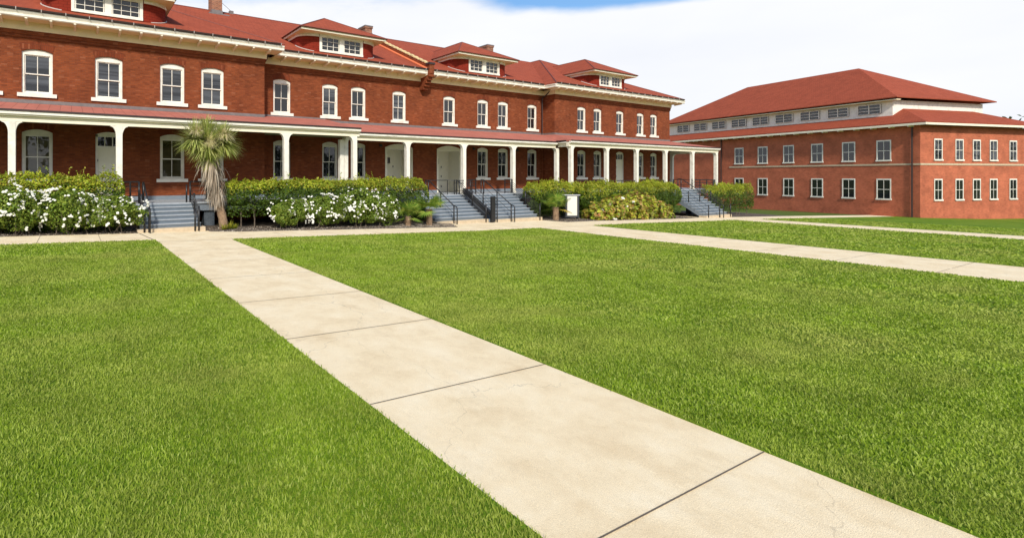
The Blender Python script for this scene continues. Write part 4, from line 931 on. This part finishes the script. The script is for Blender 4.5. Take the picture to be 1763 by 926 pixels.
# lobed shrub
hy = empty('oakleaf_shrub', (36.0, 21.7, gz(36)), 'bright yellow green lobed shrub with reddish leaves before the long hedge', 'shrub')
Ps, Ds = [], []
for (x, y, z, rx, r_, rz, n) in ((32.2, 21.6, -.25, 1.3, .8, .75, 2600), (33.9, 21.7, -.0, 1.5, .9, .95, 3600), (36.0, 21.7, .1, 1.7, .95, 1.0, 4200), (38.0, 21.8, -.05, 1.5, .9, .95, 3400), (39.7, 21.7, -.3, 1.2, .8, .7, 2200), (37.0, 22.1, .5, .9, .5, .75, 1500)):
    P, D = blob_points(n, (x, y, z-.05), (rx, r_, rz), int(x*3), 2.2, .34, 2.2, .5); gp = vnoise(P*2.2, 3, 1.6); ok = (gp > -.2) | (RNG.random(len(P)) < .3); Ps.append(P[ok]); Ds.append(D[ok])
leaf_cloud(np.concatenate(Ps), np.concatenate(Ds)*.8+[0, 0, .5], .115, M['hyd'], 'foliage', hy, aspect=.75, jitter=.55)
for (x, z) in ((31.6, .1), (32.5, .45), (33.3, .25), (34.0, .85), (34.3, .3), (32.9, -.55), (31.3, -.75), (35.1, .6)):
    m = MB(); b0 = bl[2]
    o = bpy.data.objects.new('flower_head', b0); o.parent = hy; o.location = Vector((x, 20.95+random.uniform(0, .15), z))-wloc(hy); o.scale = (1.6, 1.6, 1.6); o.rotation_euler = (R(50), 0, random.uniform(0, 6)); col.objects.link(o)
for k in range(8):
    s = MB(); X = 32+k; s.tube([(X, 21.9, gz(X)-.05), (X+.1, 21.8, gz(X)+.5), (X+.3, 21.7, gz(X)+1.0)], .025, 5, r2=.01); s.build('stem', M['bark'], hy)
# fan palms
def strap(V, F, p, d, length, w, droop, nseg=5, up=Vector((0, 0, 1)), taper=1.0):
    """a narrow drooping leaf as a strip"""
    side = d.cross(up); side = side.normalized() if side.length > .01 else Vector((1, 0, 0)); b = len(V); q = Vector(p); dd = Vector(d)
    for k in range(nseg+1):
        f = k/nseg; ww = w*(1-f**2.2*taper)*(.6+.4*min(1, f*4))
        V.append(q+side*ww); V.append(q-side*ww)
        q = q+dd*(length/nseg); dd = (dd+Vector((0, 0, -droop/nseg))).normalized()
    for k in range(nseg): F.append((b+2*k, b+2*k+1, b+2*k+3, b+2*k+2))
def fan_palm(x, y, th, tr, nf, fl_, label, seed, yel=False):
    random.seed(seed); g = gz(x)+.02; root = empty('fan_palm', (x, y, g), label, 'palm', 'small fan palms by the stairs')
    m = MB(); m.tube([(x, y, g-.05), (x+.01, y, g+th*.4), (x, y, g+th*.8), (x, y, g+th)], lambda t: tr*(1.0+.12*math.sin(t*9)-.1*t), 12)
    hair = ([], [])
    for k in range(70):
        a = random.uniform(0, 6.28); z = g+random.uniform(.1, th); strap(hair[0], hair[1], (x+math.cos(a)*tr*.9, y+math.sin(a)*tr*.9, z), Vector((math.cos(a)*.6, math.sin(a)*.6, .5)).normalized(), .14, .018, 2.2, 3)
    m.add(hair[0], hair[1]); m.build('trunk', M['trunk'], root)
    for k in range(nf):
        a = k*2.4+random.uniform(-.2, .2); el = random.uniform(.15, 1.15) if k < nf-2 else -.35
        d = Vector((math.cos(a)*math.cos(el), math.sin(a)*math.cos(el), math.sin(el))); st_ = random.uniform(.3, .5)*fl_/.5
        V, F = [], []
        base = Vector((x, y, g+th)); c = base+d*st_
        side = d.cross(Vector((0, 0, 1))).normalized(); up2 = side.cross(d)
        strap(V, F, base, d, st_, .014, .1, 3, taper=0)
        for j in range(19):
            t = (j/18-.5)*4.4; dd = (d*math.cos(t)+side*math.sin(t)+up2*.12).normalized(); strap(V, F, c, dd, fl_*random.uniform(.85, 1.05), .034, .5, 4, up=up2)
        mf = MB(); mf.add(V, F); mf.build('frond', M['yellow'] if (yel and k == nf-2) else M['frond'], root)
fan_palm(15.75, 21.6, .5, .15, 11, .55, 'short fan palm with low spreading fronds beside the white roses', 4)
fan_palm(17.25, 21.7, .88, .18, 13, .68, 'taller fan palm with thick trunk and a yellow frond before the middle stairs', 5, True)
fan_palm(28.0, 21.9, .85, .2, 12, .68, 'stout fan palm between the middle stairs and the grey box stand', 6, True)
# the shaggy strap-leaved palm
random.seed(31)
TX, TY = 6.0, 22.25; tg = gz(TX)
pal = empty('cordyline_palm', (TX, TY, tg), 'shaggy leaning palm with a skirt of dead leaves beside the near stairs', 'palm tree')
ctr = [Vector((6.02, TY, tg-.05)), Vector((5.95, TY, tg+.5)), Vector((5.78, TY, tg+1.2)), Vector((5.6, TY, tg+2.1)), Vector((5.45, TY, tg+3.0)), Vector((5.33, TY, tg+3.7))]
m = MB(); pts = []
for i in range(len(ctr)-1):
    for k in range(4): pts.append(ctr[i].lerp(ctr[i+1], k/4))
pts.append(ctr[-1]); m.tube(pts, lambda t: .21-.08*t+.012*math.sin(t*60), 14); m.build('trunk', M['trunk'], pal, smooth=True)
V, F = [], []
heads = [(Vector((5.25, TY, tg+3.75)), .85, 1100), (Vector((4.7, TY-.1, tg+3.95)), .72, 560), (Vector((5.95, TY-.05, tg+3.85)), .80, 680), (Vector((5.3, TY+.2, tg+4.45)), .52, 420)]
for k in range(520):       # older green leaves hanging below the heads
    a = random.uniform(0, 6.283); d = Vector((math.cos(a)*.8, math.sin(a)*.8, random.uniform(-.7, .1))).normalized()
    strap(V, F, Vector((5.3+random.gauss(0, .12), TY, tg+random.uniform(3.0, 3.7))), d, random.uniform(.4, .72), .02, random.uniform(.9, 1.8), 5)
for c, L_, n in heads:
    for k in range(n):
        a = random.uniform(0, 6.283); el = math.asin(random.uniform(-.55, 1)); d = Vector((math.cos(a)*math.cos(el), math.sin(a)*math.cos(el), math.sin(el)))
        strap(V, F, c+d*.08, d, random.uniform(.75, 1.2)*L_*1.25, .022, random.uniform(.3, 1.0), 5)
m = MB(); m.add(V, F); m.build('crown', M['yucca'], pal)
for (c, r_, n) in ((Vector((4.72, TY-.35, tg+4.35)), .48, 480), (Vector((5.9, TY-.4, tg+4.2)), .55, 600), (Vector((5.25, TY-.65, tg+3.85)), .46, 480)):
    V, F = [], []
    for k in range(n):
        a = random.uniform(0, 6.283); el = math.asin(random.uniform(-.3, 1)); d = Vector((math.cos(a)*math.cos(el), math.sin(a)*math.cos(el), math.sin(el)))
        strap(V, F, c+Vector((random.gauss(0, .05), random.gauss(0, .05), 0)), d, random.uniform(.5, 1.1)*r_*1.2, .008, 1.6, 5)
    m = MB(); m.add(V, F); m.build('seed_head', M['seedhead'], pal)
V, F = [], []
for k in range(900):
    t = random.random()**.8; i = t*2.5+1.9; j = min(4, int(i)); c = ctr[j].lerp(ctr[min(5, j+1)], i-j); a = random.uniform(0, 6.283)
    d = Vector((math.cos(a)*.3, math.sin(a)*.3, random.uniform(-.9, .05))).normalized(); hang = random.uniform(.35, 1.25)
    if c.z-hang < tg+.85: hang = max(.2, c.z-tg-random.uniform(.75, 1.0))
    rr = .08+.10*(t)
    strap(V, F, c+Vector((math.cos(a)*rr, math.sin(a)*rr, 0)), d, hang, random.uniform(.012, .024), 3.2, 6)
m = MB(); m.add(V, F); m.build('dead_leaf_skirt', M['dead'], pal)
V, F = [], []
for (cx_, cy_, n, L_) in ((6.25, TY-.25, 70, .42), (5.95, TY-.3, 50, .4), (6.45, TY-.2, 40, .3)):
    for k in range(n):
        a = random.uniform(0, 6.283); el = random.uniform(.35, 1.4); strap(V, F, (cx_+random.uniform(-.08, .08), cy_, tg+.02), Vector((math.cos(a)*math.cos(el), math.sin(a)*math.cos(el), math.sin(el))), L_*random.uniform(.6, 1.1), .014, .5, 4)
m = MB(); m.add(V, F); m.build('basal_shoots', M['yellow'], pal) if False else m.build('basal_shoots', M['shoot'], pal)
# ---------------------------------------------------------------- the next building, beyond on the right
def far_building():
    org = Vector((84.0, 30.0, 0)); u = Vector((.27, .963, 0)).normalized(); v_ = Vector((u.y, -u.x, 0))   # u along its long front, v away from us
    g = -2.6
    root = empty('far_building', (90, 40, g), 'distant red brick building with red roof and white row of attic windows', 'building')
    def P(a, b, z): q = org+u*a+v_*b; return (q.x, q.y, z)
    def obox(m, a0, a1, b0, b1, z0, z1):
        vs = [P(a0, b0, z0), P(a1, b0, z0), P(a1, b1, z0), P(a0, b1, z0), P(a0, b0, z1), P(a1, b0, z1), P(a1, b1, z1), P(a0, b1, z1)]
        m.add(vs, [(0, 3, 2, 1), (4, 5, 6, 7), (0, 1, 5, 4), (1, 2, 6, 5), (2, 3, 7, 6), (3, 0, 4, 7)])
    Lh, D, ze, A0 = 22, 18, 7.9, -14
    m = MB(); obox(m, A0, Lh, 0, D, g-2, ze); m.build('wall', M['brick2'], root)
    def hipr(m, a0, a1, b0, b1, z, pit):
        t = (b1-b0)/2; e = [P(a0, b0, z), P(a1, b0, z), P(a1, b1, z), P(a0, b1, z)]; p, q = P(a0+t, b0+t, z+t*pit), P(a1-t, b0+t, z+t*pit)
        m.add(e+[p, q], [(0, 1, 5, 4), (1, 2, 5), (2, 3, 4, 5), (3, 0, 4)]); m.add(e+[(x, y, w-.12) for x, y, w in e], [(0, 1, 5, 4), (1, 2, 6, 5), (2, 3, 7, 6), (3, 0, 4, 7)])
    o = .9
    m = MB(); hipr(m, A0-o, Lh+o, -o, D+o, ze+.3, .5); m.build('roof', M['roof'], root)
    m = MB(); obox(m, A0-o, Lh+o, -o, -o+.06, ze-.05, ze+.18); obox(m, A0-o, Lh+o, -o+.06, 0, ze, ze+.05); obox(m, A0-o, A0-o+.06, -o+.06, D+o, ze-.05, ze+.18); m.build('eaves', M['cream'], root)
    k = A0+.5
    while k < Lh: m = MB(); obox(m, k, k+.12, -o+.06, 0, ze-.16, ze-.001); m.build('rafter_end', M['cream'], root); k += 1.6
    m = MB(); obox(m, A0+3, Lh-3, 1.3, D-1.3, ze+.8, ze+3.2); dm = m.build('attic_storey', M['white'], root)
    m = MB(); hipr(m, A0+2.2, Lh-2.2, .5, D-.5, ze+3.45, .63); m.build('attic_roof', M['roof'], dm)
    m = MB(); obox(m, A0+2.3, Lh-2.3, .6, 1.3, ze+3.1, ze+3.2); m.build('attic_soffit', M['soffit'], dm)
    a = A0+4
    while a < Lh-5:
        m = MB(); obox(m, a, a+2.2, 1.22, 1.295, ze+1.75, ze+2.85); w = m.build('attic_window', M['glass'], dm)
        m = MB()
        for k in (0, 1, 2): obox(m, a+k*1.07, a+k*1.07+.08, 1.17, 1.215, ze+1.75, ze+2.85)
        for k in (0, 1, 2, 3): obox(m, a, a+2.2, 1.175, 1.212, ze+1.75+k*.36, ze+1.80+k*.36)
        m.build('window_frame', M['white'], w); a += 3.1
    for a in (-11.5, -8.2, -4.9, -1.6, 1.7, 5.0):
        for z0 in (-.2, 4.2):
            m = MB(); obox(m, a, a+1.1, -.03, .0, z0, z0+2.1); w = m.build('window', M['glass'], root)
            m = MB(); obox(m, a-.15, a+1.25, -.12, -.031, z0-.17, z0-.002); obox(m, a-.1, a, -.06, -.0301, z0, z0+2.1); obox(m, a+1.1, a+1.2, -.06, -.0301, z0, z0+2.1); obox(m, a, a+1.1, -.05, -.031, z0+1.0, z0+1.06); obox(m, a+.53, a+.57, -.045, -.031, z0, z0+2.1); obox(m, a-.1, a+1.2, -.06, -.031, z0+2.101, z0+2.25); m.build('window_frame', M['white'], w)
    for b0 in (2.2, 5.6, 8.45, 11.3, 14.7):
        for z0 in (-.2, 4.2):
            m = MB(); obox(m, A0-.03, A0, b0, b0+1.1, z0, z0+2.1); w = m.build('window', M['glass'], root)
            m = MB(); obox(m, A0-.12, A0-.031, b0-.15, b0+1.25, z0-.17, z0-.002); obox(m, A0-.06, A0-.0301, b0-.1, b0, z0, z0+2.1); obox(m, A0-.06, A0-.0301, b0+1.1, b0+1.2, z0, z0+2.1); obox(m, A0-.05, A0-.031, b0, b0+1.1, z0+1.0, z0+1.06); obox(m, A0-.045, A0-.031, b0+.53, b0+.57, z0, z0+2.1); obox(m, A0-.06, A0-.031, b0-.1, b0+1.2, z0+2.101, z0+2.25); m.build('window_frame', M['white'], w)
    for a in (A0+.6, 8.2): m = MB(); m.tube([P(a, -.12, ze-.1), P(a, -.12, g)], .07, 6); m.build('downpipe', M['gutter'], root)
    m = MB(); obox(m, A0-.03, 7, -.05, -.002, 3.55, 3.75); obox(m, A0-.05, A0-.002, -.05, D, 3.55, 3.75); m.build('belt_course', M['sand'], root)
far_building()
# far trees: a wood across the parade ground (seen in the window panes) and beyond the lawns on the right
def wood(name, spots, label, n=900):
    Ps, Ds, T = [], [], MB()
    for (x, y, h_, r_) in spots:
        g = gz(x); zc = g+h_*.6
        P, D = blob_points(n, (x, y, zc), (r_, r_, h_*.42), int(abs(x*7+y)), 2.0, .3, .35, .45); Ps.append(P); Ds.append(D)
        T.tube([(x, y, g-.1), (x+.2, y, g+h_*.3), (x, y, zc+h_*.2)], .3, 6, r2=.1)
    o = leaf_cloud(np.concatenate(Ps), np.concatenate(Ds), .42, M['wood'], name, None, aspect=.7); tag(o, label, 'wood', kind='stuff')
    t = T.build('wood_trunks', M['bark']); t.parent = o; t['kind'] = 'stuff'
sp_ = []
for i in range(26): sp_.append((-40+i*7.5+random.uniform(-2, 2), -58+random.uniform(-6, 6), random.uniform(8, 17), random.uniform(3.5, 6)))
wood('wood', sp_, 'dark trees across the open ground, mirrored in the porch windows')
sp_ = []
for i in range(42):
    a = R(70+i*2.2); d = random.uniform(150, 185); sp_.append((math.sin(a)*d, math.cos(a)*d, random.uniform(9, 17), random.uniform(5, 8)))
wood('far_wood', sp_, 'distant dark green trees along the horizon on the right', 700)
